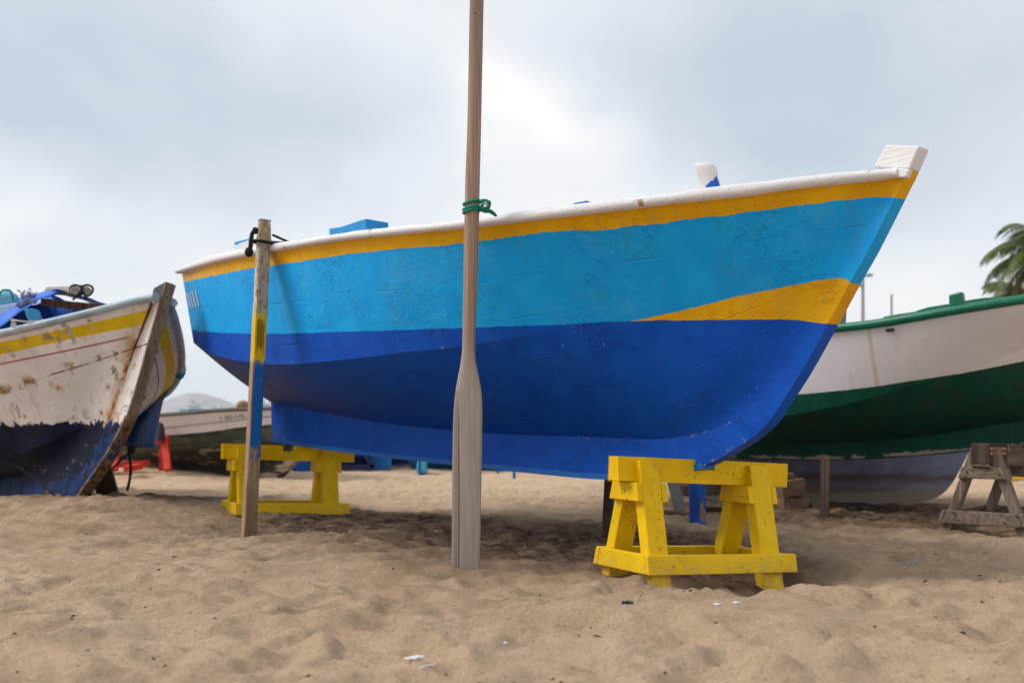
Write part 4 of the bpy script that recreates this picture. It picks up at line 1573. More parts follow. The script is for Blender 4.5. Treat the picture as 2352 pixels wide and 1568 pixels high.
def sheet(name, curves, n, mat, label, cat, thick=.004, wob=.012, parent=None):
    C_ = np.array([catmull(np.array(c), n) for c in curves])
    m_ = 6
    R = []
    for k in range(len(C_) - 1):
        for f in np.linspace(0, 1, m_, endpoint=(k == len(C_) - 2)):
            R.append(C_[k] * (1 - f) + C_[k + 1] * f)
    R = np.array(R)
    r = np.random.default_rng(len(name) + n)
    ph = r.random(6) * 6
    for i in range(R.shape[0]):
        for q_ in range(R.shape[1]):
            R[i, q_, 1] += wob * (math.sin(i * 1.3 + ph[0]) + math.sin(q_ * .9 + i * .5 + ph[1]) + .6 * math.sin(q_ * 2.1 + ph[2]))
            R[i, q_, 2] += wob * .4 * math.sin(q_ * 1.7 + i * .8 + ph[3])
    m = MB(); m.grid(R)
    o = m.build(name, mat, parent, smooth=True, loc=None if parent else R[0, 0])
    s = o.modifiers.new('thickness', 'SOLIDIFY'); s.thickness = thick
    if parent is None:
        tag(o, label, cat)
    return o


tent = thing('tarpaulin', U(130, 690, 7.8), 'bright blue tarpaulin pitched like a tent over poles in the old white boat', 'tarpaulin')
sheet('left_sheet', [[U(133, 666, 7.45), U(70, 700, 7.4), U(0, 747, 7.28), U(-70, 790, 7.2)], [U(110, 668, 8.4), U(40, 684, 8.4), U(-40, 720, 8.3), U(-100, 760, 8.2)]], 12, M['tarp'], None, None, parent=tent)
sheet('right_sheet', [[U(133, 666, 7.45), U(200, 684, 7.7), U(252, 704, 8.0), U(262, 722, 8.1)], [U(105, 668, 8.7), U(170, 684, 8.8), U(225, 703, 8.9), U(240, 722, 8.9)]], 12, M['tarp'], None, None, parent=tent)
sheet('back_sheet', [[U(108, 668, 8.7), U(150, 690, 8.6), U(215, 706, 8.5)], [U(60, 735, 8.6), U(140, 745, 8.6), U(230, 735, 8.5)]], 10, M['tarp'], None, None, parent=tent)
sheet('inner_sheet', [[U(-90, 738, 8.0), U(40, 712, 8.2), U(112, 690, 8.3)], [U(-90, 800, 8.0), U(40, 770, 8.2), U(125, 748, 8.3)]], 12, M['tarp'], None, None, parent=tent)
M['log'] = wood_mat('pole_wood', (.42, .39, .36), (.20, .17, .15), 1, .8, .5)
for nm, a, b, lb in (('wooden_pole', U(173, 667, 7.25), U(112, 668, 8.9), 'left of two grey round poles lashed under the blue tarpaulin'), ('wooden_pole', U(200, 668, 7.25), U(140, 669, 8.9), 'right of two grey round poles lashed under the blue tarpaulin')):
    m = MB(); m.tube([a, a * .7 + b * .3, b], [.031, .034, .036], 12)
    tag(m.build(nm, M['log'], None, smooth=True, sharp=50, loc=a), lb, 'pole', 'poles under the blue tarpaulin')
m = MB(); a, b = U(95, 694, 7.5), U(240, 708, 7.8); m.board(a, b, .03, .055, (0, 1, 0))
tag(m.build('wooden_batten', M['brown_wood'], None, loc=a, bevel=.003), 'brown wooden batten across the mouth of the blue tarpaulin tent', 'batten')
lash = thing('black_lashing', U(187, 667, 7.25), 'black rope lashing round the ends of the two grey poles', 'rope')
for cx_ in (174, 201):
    m = MB(); c = U(cx_, 667, 7.28)
    m.tube([c + V3(.040 * math.cos(t), .012 * math.sin(2 * t), .040 * math.sin(t)) for t in np.linspace(0, 2 * math.pi, 15)], .008, 6); m.build('loop', M['black_rope'], lash, smooth=True)
m = MB()
for e in ((168, 688), (196, 687), (187, 656), (183, 680)):
    m.tube(catmull([U(187, 664, 7.2), U((187 + e[0]) / 2 + 3, (664 + e[1]) / 2, 7.19), U(e[0], e[1], 7.22)], 8), .008, 6)
m.build('tails', M['black_rope'], lash, smooth=True)
m = MB(); m.hexa([U(-90, 742, 7.9), U(50, 716, 7.7), U(52, 716, 8.2), U(-80, 742, 8.4), U(-90, 718, 7.9), U(50, 693, 7.7), U(52, 693, 8.2), U(-80, 718, 8.4)])
tag(m.build('wooden_box', simple_mat('pale_blue_box', (.30, .42, .60), (.22, .33, .50), 8, .6), None, loc=U(0, 730, 8), bevel=.01), 'pale blue painted box beside the blue tarpaulin in the old boat', 'box')
jug = thing('plastic_jug', U(14, 700, 7.9), 'pale teal plastic jug standing on the pale blue box', 'jug')
rows = []
for y, r in [(704, .095), (700, .10), (684, .10), (676, .085), (671, .05), (668, .035), (665, .035)]:
    c = U(14, y, 7.95); rows.append([c + V3(r * math.cos(t), .75 * r * math.sin(t), 0) for t in np.linspace(0, 2 * math.pi, 16, endpoint=False)])
m = MB(); m.grid(rows, closed=True); m.f.append(tuple(range(len(m.v) - 16, len(m.v)))); m.build('body', simple_mat('teal_plastic', (.10, .33, .45), (.16, .42, .52), 6, .35, .4, .1), jug, smooth=True, sharp=60)
m = MB(); m.tube(catmull([U(-4, 690, 7.85), U(4, 668, 7.8), U(24, 668, 7.8), U(30, 690, 7.85)], 16), .008, 6); m.build('handle_cord', M['green_rope'], jug, smooth=True)
m = MB(); rr = np.random.default_rng(5)
for k in range(46):
    c = U(50 + rr.random() * 30, 690 + rr.random() * 16 - 8, 7.55)
    e = c + V3((rr.random() - .5) * .10, (rr.random() - .5) * .08, .02 + .06 * rr.random())
    m.tube(catmull([c, (c + e) / 2 + V3((rr.random() - .5) * .03, 0, .01), e], 5), .003, 4)
for k in range(9):
    c = U(45 + 4 * k, 700 - 1.5 * k + 4 * math.sin(k), 7.5); m.ellipsoid(c, (.03, .03, .022), 8, 5)
tag(m.build('frayed_rope', simple_mat('frayed_blue_rope', (.03, .13, .36), (.25, .22, .22), 30, .9), None, smooth=True, loc=U(60, 700, 7.5)), 'frayed blue rope bundle between the teal jug and the tarpaulin', 'rope')
wr = thing('white_cord', U(38, 735, 7.1), 'thin white cord with a tassel tied to the blue rowlock horn', 'cord')
m = MB(); m.tube(catmull([U(24, 734, 7.1), U(45, 737, 7.06), U(66, 739, 7.06), U(96, 736, 7.07), U(97, 733, 7.15)], 16), .006, 6); m.build('line', M['white_rope'], wr, smooth=True)
m = MB()
for k in range(7):
    m.tube([U(27 + k, 736, 7.08), U(27 + k * 1.6, 744 + 2 * (k % 2), 7.07), U(25 + k * 2, 750 + 2 * (k % 3), 7.07)], .004, 5)
m.build('tassel', M['white_rope'], wr, smooth=True)
# tarpaulin hanging down the far side
hang = thing('tarpaulin', U(330, 950, 8.4), 'dark blue tarpaulin with a pale crumpled corner hanging behind the old white boat', 'tarpaulin')
mid_c = [U(410, 826, 7.9), U(380, 882, 8.2), U(345, 940, 8.4), U(318, 990, 8.45), U(306, 1031, 8.45)]
sheet('dark_panel', [[U(395, 820, 8.0), U(350, 870, 8.5), U(310, 930, 8.8), U(276, 985, 8.9), U(252, 1012, 8.9)], mid_c], 14, M['tarp'], None, None, parent=hang, wob=.006)
sheet('pale_panel', [mid_c, [U(414, 832, 7.88), U(393, 885, 8.15), U(375, 922, 8.3), U(365, 960, 8.35), U(356, 1027, 8.35)]], 14, M['tarp_pale'], None, None, parent=hang, wob=.010)
rp = thing('black_rope', U(303, 1028, 8.3), 'black rope hanging from the blue tarpaulin behind the old boat', 'rope')
for pts, r in (([U(306, 1026, 8.3), U(298, 1040, 8.25), U(300, 1070, 8.25), U(299, 1095, 8.25), U(294, 1118, 8.25), U(292, 1126, 8.25)], .011), ([U(303, 1032, 8.3), U(282, 1052, 8.2), U(250, 1084, 8.0), U(228, 1104, 7.8)], .010)):
    m = MB(); m.tube(catmull(pts, 24), r, 6); m.build('strand', M['black_rope'], rp, smooth=True)
m = MB(); m.ellipsoid(U(302, 1032, 8.28), (.035, .03, .04)); m.build('knot', M['black_rope'], rp, smooth=True)
bow_line = [U(30, 1066, 7.30), U(84, 1101, 7.26), U(142, 1154, 7.15)]
m = MB(); m.tube(catmull(bow_line, 14), .007, 6)
tag(m.build('mooring_line', M['black_rope'], None, smooth=True, loc=bow_line[0]), 'thin dark line running down the blue bottom of the old boat', 'rope')
m = MB(); m.board(U(250, 1140, 8.0), U(232, 1076, 7.9), .16, .05, (1, .2, 0))
tag(m.build('wooden_prop', M['brown_wood'], None, loc=U(250, 1130, 8.0), bevel=.004), 'brown board propping the bow of the old white boat', 'prop')

# ---- generic parametric boat
def param_boat(name, label, F, a, b_s, b_c, z_s, z_c, t0, t_s, t_c, rab_tz, keel_tz, mat, attf, hw=.035, rail=None, rail_mat=None, nv=14, group=None, belly=.04):
    a = unit(V3(a[0], a[1], 0)); n = V3(a[1], -a[0], 0)
    if n[1] > 0: n = -n
    F = V3(F[0], F[1], 0)
    H = Hull(F, n)
    NSb = 90
    root = thing(name, F + V3(0, 0, .3), label, 'boat', group)
    P = lambda t, b, z: F + a * t + n * b + V3(0, 0, z)
    ts_ = np.linspace(t0, t_s, NSb); tc_ = np.linspace(t0, t_c, NSb)
    sheer = np.array([P(t, float(b_s(t)), float(z_s(t))) for t in ts_])
    chine = np.array([P(t, float(b_c(t)), float(z_c(t))) for t in tc_])
    rab = catmull(np.array([P(t, hw, z) for t, z in rab_tz]), 200)
    kee = catmull(np.array([P(t, hw, z) for t, z in keel_tz]), 200)
    k = int(np.argmin(np.linalg.norm(rab - chine[-1], axis=1)))
    chine[-1] = rab[k]
    rb = resample(rab[:k + 1], NSb)
    top_, bot_ = loft_boat(root, H, sheer, chine, rb, rab, kee, mat, attf, hw, nv=nv, rail=rail, rail_mat=rail_mat, belly=belly)
    return root, H, sheer, top_, bot_, P


# ---- the green and white boat at the right
A3 = unit(V3(.76, -.65, 0)); N3 = V3(-.65, -.76, 0); N3 = unit(N3); F3 = V3(3.76, 6.91, 0)
f3_rb = Fun([(1560, 792), (1903, 765), (2025, 752), (2165, 728), (2352, 698)])
f3_ch = Fun([(1600, 985), (1789, 957), (1928, 931), (2071, 893), (2140, 868), (2210, 851), (2352, 803)])
f3_wl = Fun([(1600, 921), (1825, 906), (1989, 890), (2122, 870), (2210, 857), (2352, 829)])
f3_k = Fun([(1600, 1050), (1722, 1054), (1902, 1057), (2081, 1049), (2235, 1036), (2352, 1026)])
f3_r = Fun([(1600, 1008), (1722, 1013), (1902, 1015), (2081, 1005), (2235, 986), (2352, 968)])


def zfun(fun, bfun, t_lo, t_hi, n=14, extra=()):
    pts = []
    for t in np.linspace(t_lo, t_hi, n):
        p = F3 + A3 * t + N3 * float(bfun(t))
        px = CX + FPX * p[0] / p[1]
        pts.append((t, EYE + (HY - float(fun(px))) * p[1] / FPX))
    return Fun(pts + list(extra))


b3s = Fun([(-2.8, .62), (-2, .75), (-1, .82), (0, .80), (.8, .62), (1.5, .28), (1.95, .035)])
b3c = Fun([(-2.8, .52), (-2, .62), (-1, .63), (0, .52), (.6, .36), (1.2, .15), (1.62, .035)])
z3s = zfun(f3_rb, b3s, -2.8, .1, 12, [(.9, 1.55), (1.95, 1.82)])
z3c = zfun(f3_ch, b3c, -2.8, .0, 12, [(.6, 1.16), (1.62, 1.5)])
b0 = lambda t: .035
z3k = zfun(f3_k, b0, -2.8, -.15, 8); z3r = zfun(f3_r, b0, -2.8, -.15, 8)
rab_tz = [(t, float(z3r(t))) for t in np.linspace(-2.8, -.2, 6)] + [(.4, .64), (.9, .78), (1.25, 1.02), (1.6, 1.48), (1.93, 1.86)]
keel_tz = [(t, float(z3k(t))) for t in np.linspace(-2.8, -.2, 6)] + [(.5, .47), (1.0, .58), (1.4, .95), (1.75, 1.42), (2.1, 1.98)]


def att3(P):
    px, py = pr(P); s = P[..., 1] / FPX
    kk_ = np.linalg.norm((P - F3)[..., :2], axis=-1)
    t = (P - F3) @ A3
    return dict(wl=(f3_wl(px) - py) * s, hk=P[..., 2] - z3k(np.minimum(t, .2)), t=t)


def green_paint():
    g = G('green_boat_paint', .5, .25)
    P = g.obj
    mid = g.noise(P, 8, 5); big = g.noise(P, 1.6, 4)
    j = g.mul(g.sub(g.noise(P, 30, 3), .5), .010)
    wh = g.mix(g.sm(big, .35, .7), (.76, .72, .72), (.82, .79, .80))
    nail = g.vor(P, 4.6); nz = g.sm(g.noise(P, 1.3, 2), .42, .55)
    wh = g.mix(g.mul(g.mul(g.sm(nail, .06, .035), nz), .8), wh, (.40, .20, .06))
    s = g.sep(P)
    al = g.attr('t')
    run = g.mul(g.sm(g.math('ABSOLUTE', g.sub(g.add(al, g.mul(g.sub(mid, .5), .012)), -.98)), .022, .006), .5)
    wh = g.mix(run, wh, (.52, .40, .20))
    dr = g.sm(g.noise(g.vscale(P, (8, 8, .5)), 1.3, 3), .60, .72, 0, .25)
    wh = g.mix(dr, wh, (.52, .42, .30))
    gr = g.mix(g.sm(mid, .3, .7), (.001, .060, .034), (.002, .082, .050))
    old = g.mul(g.sm(g.noise(g.vrot(P, (0, 0, -.71), (1, 9, 9)), 2.0, 6), .45, .7), .6)
    gr = g.mix(g.mul(old, g.attr('bot')), gr, (.035, .040, .022))
    sc_ = g.mul(g.sm(g.noise(g.vscale(P, (10, 10, 1.2)), 2.4, 5), .60, .68), g.sm(al, -.8, .2))
    gr = g.mix(g.mul(sc_, .45), gr, (.05, .20, .16))
    edge = g.sm(g.add(g.attr('hk'), g.mul(g.sub(g.noise(P, 14, 5, .7), .5), .09)), .036, .030)
    gr = g.mix(g.mul(edge, g.sm(g.noise(P, 7, 4), .40, .52)), gr, (.40, .34, .27))
    gr = g.mix(g.sm(g.add(g.attr('hk'), g.mul(g.sub(mid, .5), .02)), .012, .008), gr, (.02, .02, .016))
    c = g.mix(g.sm(g.add(g.attr('wl'), j), -.002, .002), gr, wh)
    return g.out(c, None, g.bump(g.add(g.noise(P, 5, 5), g.mul(g.noise(P, 60, 4), .2)), .4, .008))


M['green_boat'] = green_paint()
M['green'] = simple_mat('green_rail_paint', (.002, .11, .055), (.004, .15, .08), 12, .35, .4, .2)
gboat, H3, sheer3, top3, bot3, P3 = param_boat('fishing_boat', 'white over dark green boat with green rail, partly out of the right side', F3, A3, b3s, b3c, z3s, z3c, -2.8, 1.95, 1.62, rab_tz, keel_tz,
                                               M['green_boat'], att3, rail=(.035, .03, .062, .9), rail_mat=M['green'], nv=18, belly=.06)
# washboards above the rail, a cleat and a grey rowlock post
fw3 = Fun([(1980, 738), (2060, 722), (2105, 715), (2108, 710.5), (2180, 698), (2262, 684), (2352, 682), (2600, 660)])
for x0, x1, bb, nm in ((2030, 2105, .56, 'washboard'), (2106, 2600, .54, 'washboard')):
    rows = []
    for px in np.linspace(x0, x1, 20):
        k = (px - CX) / FPX
        base_ = F3 + N3 * bb
        t = (k * base_[1] - base_[0]) / (A3[0] - k * A3[1])
        p = base_ + A3 * t
        z = EYE + (HY - float(fw3(px))) * p[1] / FPX
        o = N3 * .016
        rows.append([p + o + V3(0, 0, z), p - o + V3(0, 0, z), p - o + V3(0, 0, z - .22), p + o + V3(0, 0, z - .22)])
    m = MB(); m.grid(rows, closed=True); m.f.append((0, 1, 2, 3)); m.f.append(tuple(range(len(m.v) - 4, len(m.v)))[::-1])
    m.build(nm, M['green'], gboat, bevel=.004)


def sheer3_at(px):
    k = int(np.argmin(np.abs(pr(sheer3)[0] - px))); return sheer3[k]


p = sheer3_at(2190)
m = MB(); rt = Matrix.Rotation(math.atan2(A3[1], A3[0]), 3, 'Z')
P8 = [Vector(q_) for q_ in [(-.042, -.035, .03), (.050, -.035, .03), (.050, .035, .03), (-.042, .035, .03), (-.048, -.035, .135), (.036, -.035, .150), (.036, .035, .150), (-.048, .035, .135)]]
m.hexa([V3(*(rt @ q_)) + p + N3 * -.02 for q_ in P8])
m.build('cleat', M['green'], gboat, bevel=.012)
p = sheer3_at(1933)
M['grey_paint'] = simple_mat('grey_paint', (.22, .21, .22), (.15, .14, .15), 10, .6)
horn([(752, 1923, 1941), (730, 1925, 1942), (712, 1929, 1943), (708, 1931, 1942)], float(p[1]) + .06, M['grey_paint'], gboat, 'rowlock_post')
pp = on = None
px_, py_ = 2042, 758
dd = (pr(top3)[0] - px_) ** 2 + (pr(top3)[1] - py_) ** 2
i_, j_ = np.unravel_index(np.argmin(dd), dd.shape)
c = top3[i_, j_] + N3 * .008
m = MB(); m.box((-.028, -.008, -.010), (.028, .008, .010), Matrix.Translation(Vector(c)) @ Matrix.Rotation(math.atan2(A3[1], A3[0]), 4, 'Z')); m.build('scupper', M['black'], gboat, bevel=.003)

# ---- the lavender grey hull behind it
def lav_paint():
    g = G('lavender_hull_paint', .65, .2)
    P = g.obj
    n = g.noise(P, 2.6, 5); st = g.noise(g.vscale(P, (1.2, 1.2, 7)), 2.0, 5)
    c = g.mix(g.sm(n, .3, .7), (.24, .26, .44), (.36, .40, .60))
    c = g.mix(g.sm(st, .45, .7, 0, .5), c, (.20, .20, .34))
    z = g.sep(g.pos())[2]
    w = g.add(z, g.mul(g.sub(g.noise(P, 5, 5), .5), .14))
    c = g.mix(g.sm(w, .16, .08), c, (.42, .35, .29))
    c = g.mix(g.mul(g.sm(g.math('ABSOLUTE', g.sub(w, .20)), .07, .0), .7), c, (.20, .11, .055))
    return g.out(c, None, g.bump(n, .4, .01))


M['lav'] = lav_paint()
F4 = U(2158, 1165, 8.75); A4 = unit(V3(.96, -.28, 0))
noatt = lambda P: dict(z=P[..., 2])
param_boat('fishing_boat', 'lavender grey hull lying on the sand behind the green and white boat', F4, A4,
           Fun([(-2.3, .5), (-1.7, .62), (-1.2, .58), (-.3, .36), (.62, .035)]), Fun([(-2.3, .42), (-1.7, .50), (-1.2, .42), (-.3, .18), (.36, .035)]),
           Fun([(-2.3, 1.02), (-2, .98), (.62, 1.22)]), Fun([(-2.3, .46), (-2, .44), (-.5, .60), (.36, .80)]), -2.3, .62, .36,
           [(-2.3, .08), (-2, .06), (-.6, .06), (-.25, .12), (.0, .30), (.22, .58), (.40, .86), (.58, 1.2)], [(-2.3, -.08), (-2, -.1), (-.5, -.1), (-.15, -.02), (.06, .10), (.27, .50), (.46, .86), (.66, 1.28)],
           M['lav'], noatt, rail=(.03, .03, .05, .9), rail_mat=M['grey_paint'])

# ---- the white and green boat far behind
def far_white():
    g = G('far_boat_paint', .65, .2)
    P = g.obj
    n = g.noise(P, 4, 5); j = g.mul(g.sub(g.noise(P, 9, 4), .5), .05)
    wl = g.attr('wl')
    wh = g.mix(g.sm(n, .35, .7), (.66, .62, .64), (.74, .71, .73))
    sl = g.sm(g.math('ABSOLUTE', g.attr('line')), .016, .008)
    wh = g.mix(g.mul(sl, .6), wh, (.18, .17, .18))
    lo = g.mix(g.sm(g.noise(P, 3, 4), .4, .62), (.085, .105, .065), (.045, .05, .035))
    dk = g.mix(g.sm(g.noise(g.vscale(P, (1, 1, 4)), 3, 5), .52, .62), (.018, .018, .015), (.26, .19, .13))
    lo = g.mix(g.sm(g.add(wl, g.mul(j, 1.5)), -.16, -.24), lo, dk)
    edge = g.sm(g.math('ABSOLUTE', g.add(wl, .02)), .035, .01)
    lo = g.mix(g.mul(edge, g.sm(n, .4, .6)), lo, (.02, .025, .03))
    c = g.mix(g.sm(g.add(wl, g.mul(j, .4)), -.006, .006), lo, wh)
    # lapped planks
    strk = g.math('PINGPONG', wl, .07)
    c = g.mix(g.mul(g.sm(strk, .010, .003), g.sm(wl, .0, -.02, 0, .7)), c, (.012, .012, .01))
    return g.out(c, None, g.bump(strk, .4, .02))


F5 = V3(-2.55, 12.0, 0); A5 = unit(V3(.77, -.64, 0)); N5 = V3(-.64, -.77, 0)
f5_wl = Fun([(300, 1004), (375, 999), (452, 994), (565, 979), (621, 974), (690, 960)])
f5_ln = Fun([(300, 990), (378, 983), (560, 963), (690, 948)])
f5_rb = Fun([(260, 968), (366, 957), (452, 951), (512, 946), (566, 943), (621, 942), (700, 938)])


def zfun5(fun, bfun, ts):
    r = []
    for t in ts:
        p = F5 + A5 * t + N5 * float(bfun(t)); px = CX + FPX * p[0] / p[1]
        r.append((t, EYE + (HY - float(fun(px))) * p[1] / FPX))
    return Fun(r)


b5s = Fun([(-4.6, .5), (-3, .72), (-1.6, .66), (-.6, .36), (.35, .035)]); b5c = Fun([(-4.6, .36), (-3, .56), (-1.6, .46), (-.6, .2), (.05, .035)])
z5s = zfun5(f5_rb, b5s, np.linspace(-4.6, .35, 9))


def att5(P):
    px, py = pr(P); s = P[..., 1] / FPX
    return dict(wl=(f5_wl(px) - py) * s, line=(f5_ln(px) - py) * s)


wboat, H5, sheer5, top5, bot5, P5 = param_boat('fishing_boat', 'distant white boat with a mossy green lower hull and registration number on its bow', F5, A5, b5s, b5c, z5s,
                                               Fun([(-4.6, .46), (-3, .40), (-1.6, .44), (-.6, .52), (.05, .62)]), -4.6, .35, .05,
                                               [(-4.6, .30), (-3.6, .16), (-2.4, .12), (-1.0, .12), (-.5, .18), (-.15, .38), (.05, .62), (.32, .88)], [(-4.6, .22), (-3.6, .04), (-2.4, -.02), (-1.0, -.02), (-.4, .02), (.0, .32), (.14, .58), (.42, .95)],
                                               far_white(), att5, rail=(.035, .03, .05, .9), rail_mat=simple_mat('far_rail', (.09, .12, .13), (.13, .08, .07), 5, .7), belly=.10)
def near_top5(px, py):
    a_, b_ = pr(top5); d_ = (a_ - px) ** 2 + (b_ - py) ** 2
    i, k = np.unravel_index(np.argmin(d_), d_.shape); i = min(max(i, 1), top5.shape[0] - 2); k = min(max(k, 1), top5.shape[1] - 2)
    n = unit(np.cross(top5[i + 1, k] - top5[i - 1, k], top5[i, k + 1] - top5[i, k - 1]))
    if n @ N5 < 0: n = -n
    return ray_plane(px, py, top5[i, k], n) + n * .012, n


M['letter_grey'] = simple_mat('letter_grey', (.05, .055, .07), None, 20, .7)
for ch, x0 in (('7', 506.5), ('G', 519.5), ('C', 529), ('-', 537.5), ('1', 542), ('-', 548), ('1', 552), ('2', 557.5)):
    fy5 = lambda x: 963.5 - (x - 506) * .105
    pa, na = near_top5(x0, fy5(x0)); pb_, nb_ = near_top5(x0 + 9, fy5(x0 + 9))
    xd = unit(pb_ - pa); nn = unit((na + nb_) / 2); nn = unit(nn - xd * (nn @ xd)); yd = np.cross(nn, xd)
    cu = bpy.data.curves.new('letter', 'FONT'); cu.body = ch; cu.size = 12.5 * float(pa[1]) / FPX; cu.extrude = .002
    tx = bpy.data.objects.new('letter', cu); COL.objects.link(tx)
    bpy.context.view_layer.update()
    dg_ = bpy.context.evaluated_depsgraph_get()
    me_ = bpy.data.meshes.new_from_object(tx.evaluated_get(dg_), depsgraph=dg_); me_.name = 'letter'
    bpy.data.objects.remove(tx)
    me_.materials.clear(); me_.materials.append(M['letter_grey'])
    tx = bpy.data.objects.new('letter', me_); COL.objects.link(tx)
    tx.parent = wboat
    W_ = Matrix(((xd[0], yd[0], nn[0], pa[0]), (xd[1], yd[1], nn[1], pa[1]), (xd[2], yd[2], nn[2], pa[2]), (0, 0, 0, 1)))
    tx.matrix_local = Matrix.Translation(-Vector(ORIGIN[wboat.name])) @ W_
for px, w_, h_, col, nm in ((400, .22, .0, (.12, .36, .42), 'teal_crate'), (519, .17, .07, (.30, .19, .09), 'orange_bundle')):
    a_, b_ = pr(sheer5); k = int(np.argmin(np.abs(a_ - px))); q_ = sheer5[k] - N5 * .25 + V3(0, 0, .03)
    m = MB(); ang = math.atan2(A5[1], A5[0])
    if nm == 'teal_crate':
        m.box((-w_ / 2, -.12, 0), (w_ / 2, .12, h_ + .06), Matrix.Translation(Vector(q_)) @ Matrix.Rotation(ang, 4, 'Z')); nm2, lb2, ct2 = 'crate', 'long teal crate lying across the distant white boat', 'crate'
    else:
        m.ellipsoid(q_ + V3(0, 0, .05), (w_ / 2, .1, h_), 10, 6); nm2, lb2, ct2 = 'net_bundle', 'small tan net bundle on the rail of the distant white boat', 'net'
    tag(m.build(nm2, simple_mat(nm2 + '_mat', col, None, 12, .7), None, loc=q_, bevel=.01 if nm2 == 'crate' else 0), lb2, ct2)

# ---- blue and teal boats under the keel line
M['far_blue'] = simple_mat('far_blue_hull', (.004, .07, .30), (.006, .09, .36), 4, .5)
M['far_sky'] = simple_mat('far_sky_hull', (.02, .20, .52), (.03, .24, .56), 4, .5)
M['far_teal'] = simple_mat('far_teal_hull', (.005, .12, .26), (.008, .15, .32), 4, .5)
param_boat('fishing_boat', 'plain blue boat lying far off beyond the keel of the near boat', U(905, 1000, 16.0) * V3(1, 1, 0), (.55, .84),
           Fun([(-2.2, .04), (-1.4, .5), (0, .7), (2, .6)]), Fun([(-2.2, .04), (-1.4, .38), (0, .55), (2, .48)]), Fun([(-2.2, 1.15), (0, .92), (2, .92)]), Fun([(-2.2, .6), (0, .36), (2, .36)]), -2.2, 2.0, 2.0,
           [(-2.2, .05), (0, .05), (2, .08)], [(-2.2, -.05), (0, -.05), (2, -.02)], M['far_blue'], noatt)
m = MB(); m.hexa([U(851, 1080, 14.9), U(897, 1080, 14.6), U(899, 1080, 15.4), U(853, 1080, 15.8), U(848, 1015, 14.9), U(897, 1018, 14.6), U(899, 1018, 15.4), U(853, 1015, 15.8)])
tag(m.build('storage_locker', M['far_sky'], None, loc=U(875, 1078, 15), bevel=.02), 'light blue locker standing beside the plain blue boat far off', 'locker')
param_boat('fishing_boat', 'teal boat on blue legs far beyond the bare grey oar', U(1090, 1000, 14.4) * V3(1, 1, 0), (.97, -.2),
           Fun([(-.95, .38), (0, .5), (1.0, .35), (1.5, .04)]), Fun([(-.95, .28), (0, .36), (1.0, .2), (1.4, .04)]), Fun([(-.95, .70), (0, .66), (1.5, .85)]), Fun([(-.95, .30), (0, .25), (1.4, .45)]), -.95, 1.5, 1.4,
           [(-.95, .06), (0, .05), (1.1, .08), (1.4, .45), (1.5, .8)], [(-.95, .0), (0, -.01), (1.1, .0), (1.5, .45), (1.6, .9)], M['far_teal'], noatt)
m = MB(); m.hexa([U(956, 1085, 13.6), U(981, 1086, 13.5), U(983, 1083, 13.9), U(958, 1083, 14.0), U(958, 1058, 13.6), U(979, 1058, 13.5), U(981, 1058, 13.9), U(960, 1058, 14.0)])
tag(m.build('plastic_crate', simple_mat('cyan_crate', (.06, .34, .52), None, 6, .5), None, loc=U(970, 1084, 13.7), bevel=.02), 'small cyan crate beside a thin blue leg beyond the oar', 'crate')
for px, yb in ((964.5, 1091), (1143, 1088), (1181, 1100)):
    d = EYE * FPX / (yb - HY)
    d = min(d, 14.0)
    a_, b_ = U(px, yb + 4, d), U(px, 1052, d)
    m = MB(); m.board(a_, b_, .035, .05, (1, 0, 0))
    tag(m.build('blue_leg', M['mid_blue'], None, loc=a_), {964.5: 'thin blue leg in front of the small cyan crate', 1143: 'short blue leg on the sand right of the bare oar', 1181: 'rightmost of the short blue legs on the sand right of the oar'}[px], 'post', 'blue legs on the sand')
# dark blue trestle and clutter behind the rear yellow trestle
M['navy'] = simple_mat('navy_paint', (.022, .026, .11), (.03, .035, .14), 6, .6)
bt = thing('boat_trestle', U(820, 1075, 14.6), 'navy blue low trestle far behind the rear yellow trestle', 'trestle')
for nm, a_, b_, w_ in (('base_rail', U(783, 1071, 14.6), U(860, 1070, 14.6), .055), ('leg', U(858, 1075, 14.6), U(838, 1044, 14.6), .05), ('leg', U(790, 1075, 14.8), U(802, 1044, 14.8), .05), ('beam', U(795, 1042, 14.7), U(845, 1042, 14.7), .06)):
    m = MB(); m.board(a_, b_, w_, .05, (0, 0, 1) if nm in ('base_rail', 'beam') else (1, 0, 0)); m.build(nm, M['navy'], bt)
rr = np.random.default_rng(8)
for k, (x0, x1, y0, lab) in enumerate([(636, 672, 1066, 'short dark board leaning in the clutter behind the rear trestle'), (655, 715, 1075, 'long dark board flat on the sand behind the rear trestle'),
                                       (668, 705, 1064, 'brown board on top of the clutter behind the rear trestle'), (690, 728, 1071, 'grey board end beside the yellow leg of the rear trestle')]):
    a_, b_ = U(x0, y0 + 5, 14.2 + .1 * k), U(x1, y0 - 3 * (k % 2), 14.6 + .1 * k)
    m = MB(); m.board(a_, b_, .09, .05, (0, 0, 1))
    tag(m.build('loose_board', [M['dark_wood'], M['dark_wood'], M['brown_wood'], M['grey_wood']][k], None, loc=a_), lab, 'board', 'loose boards behind the rear trestle')
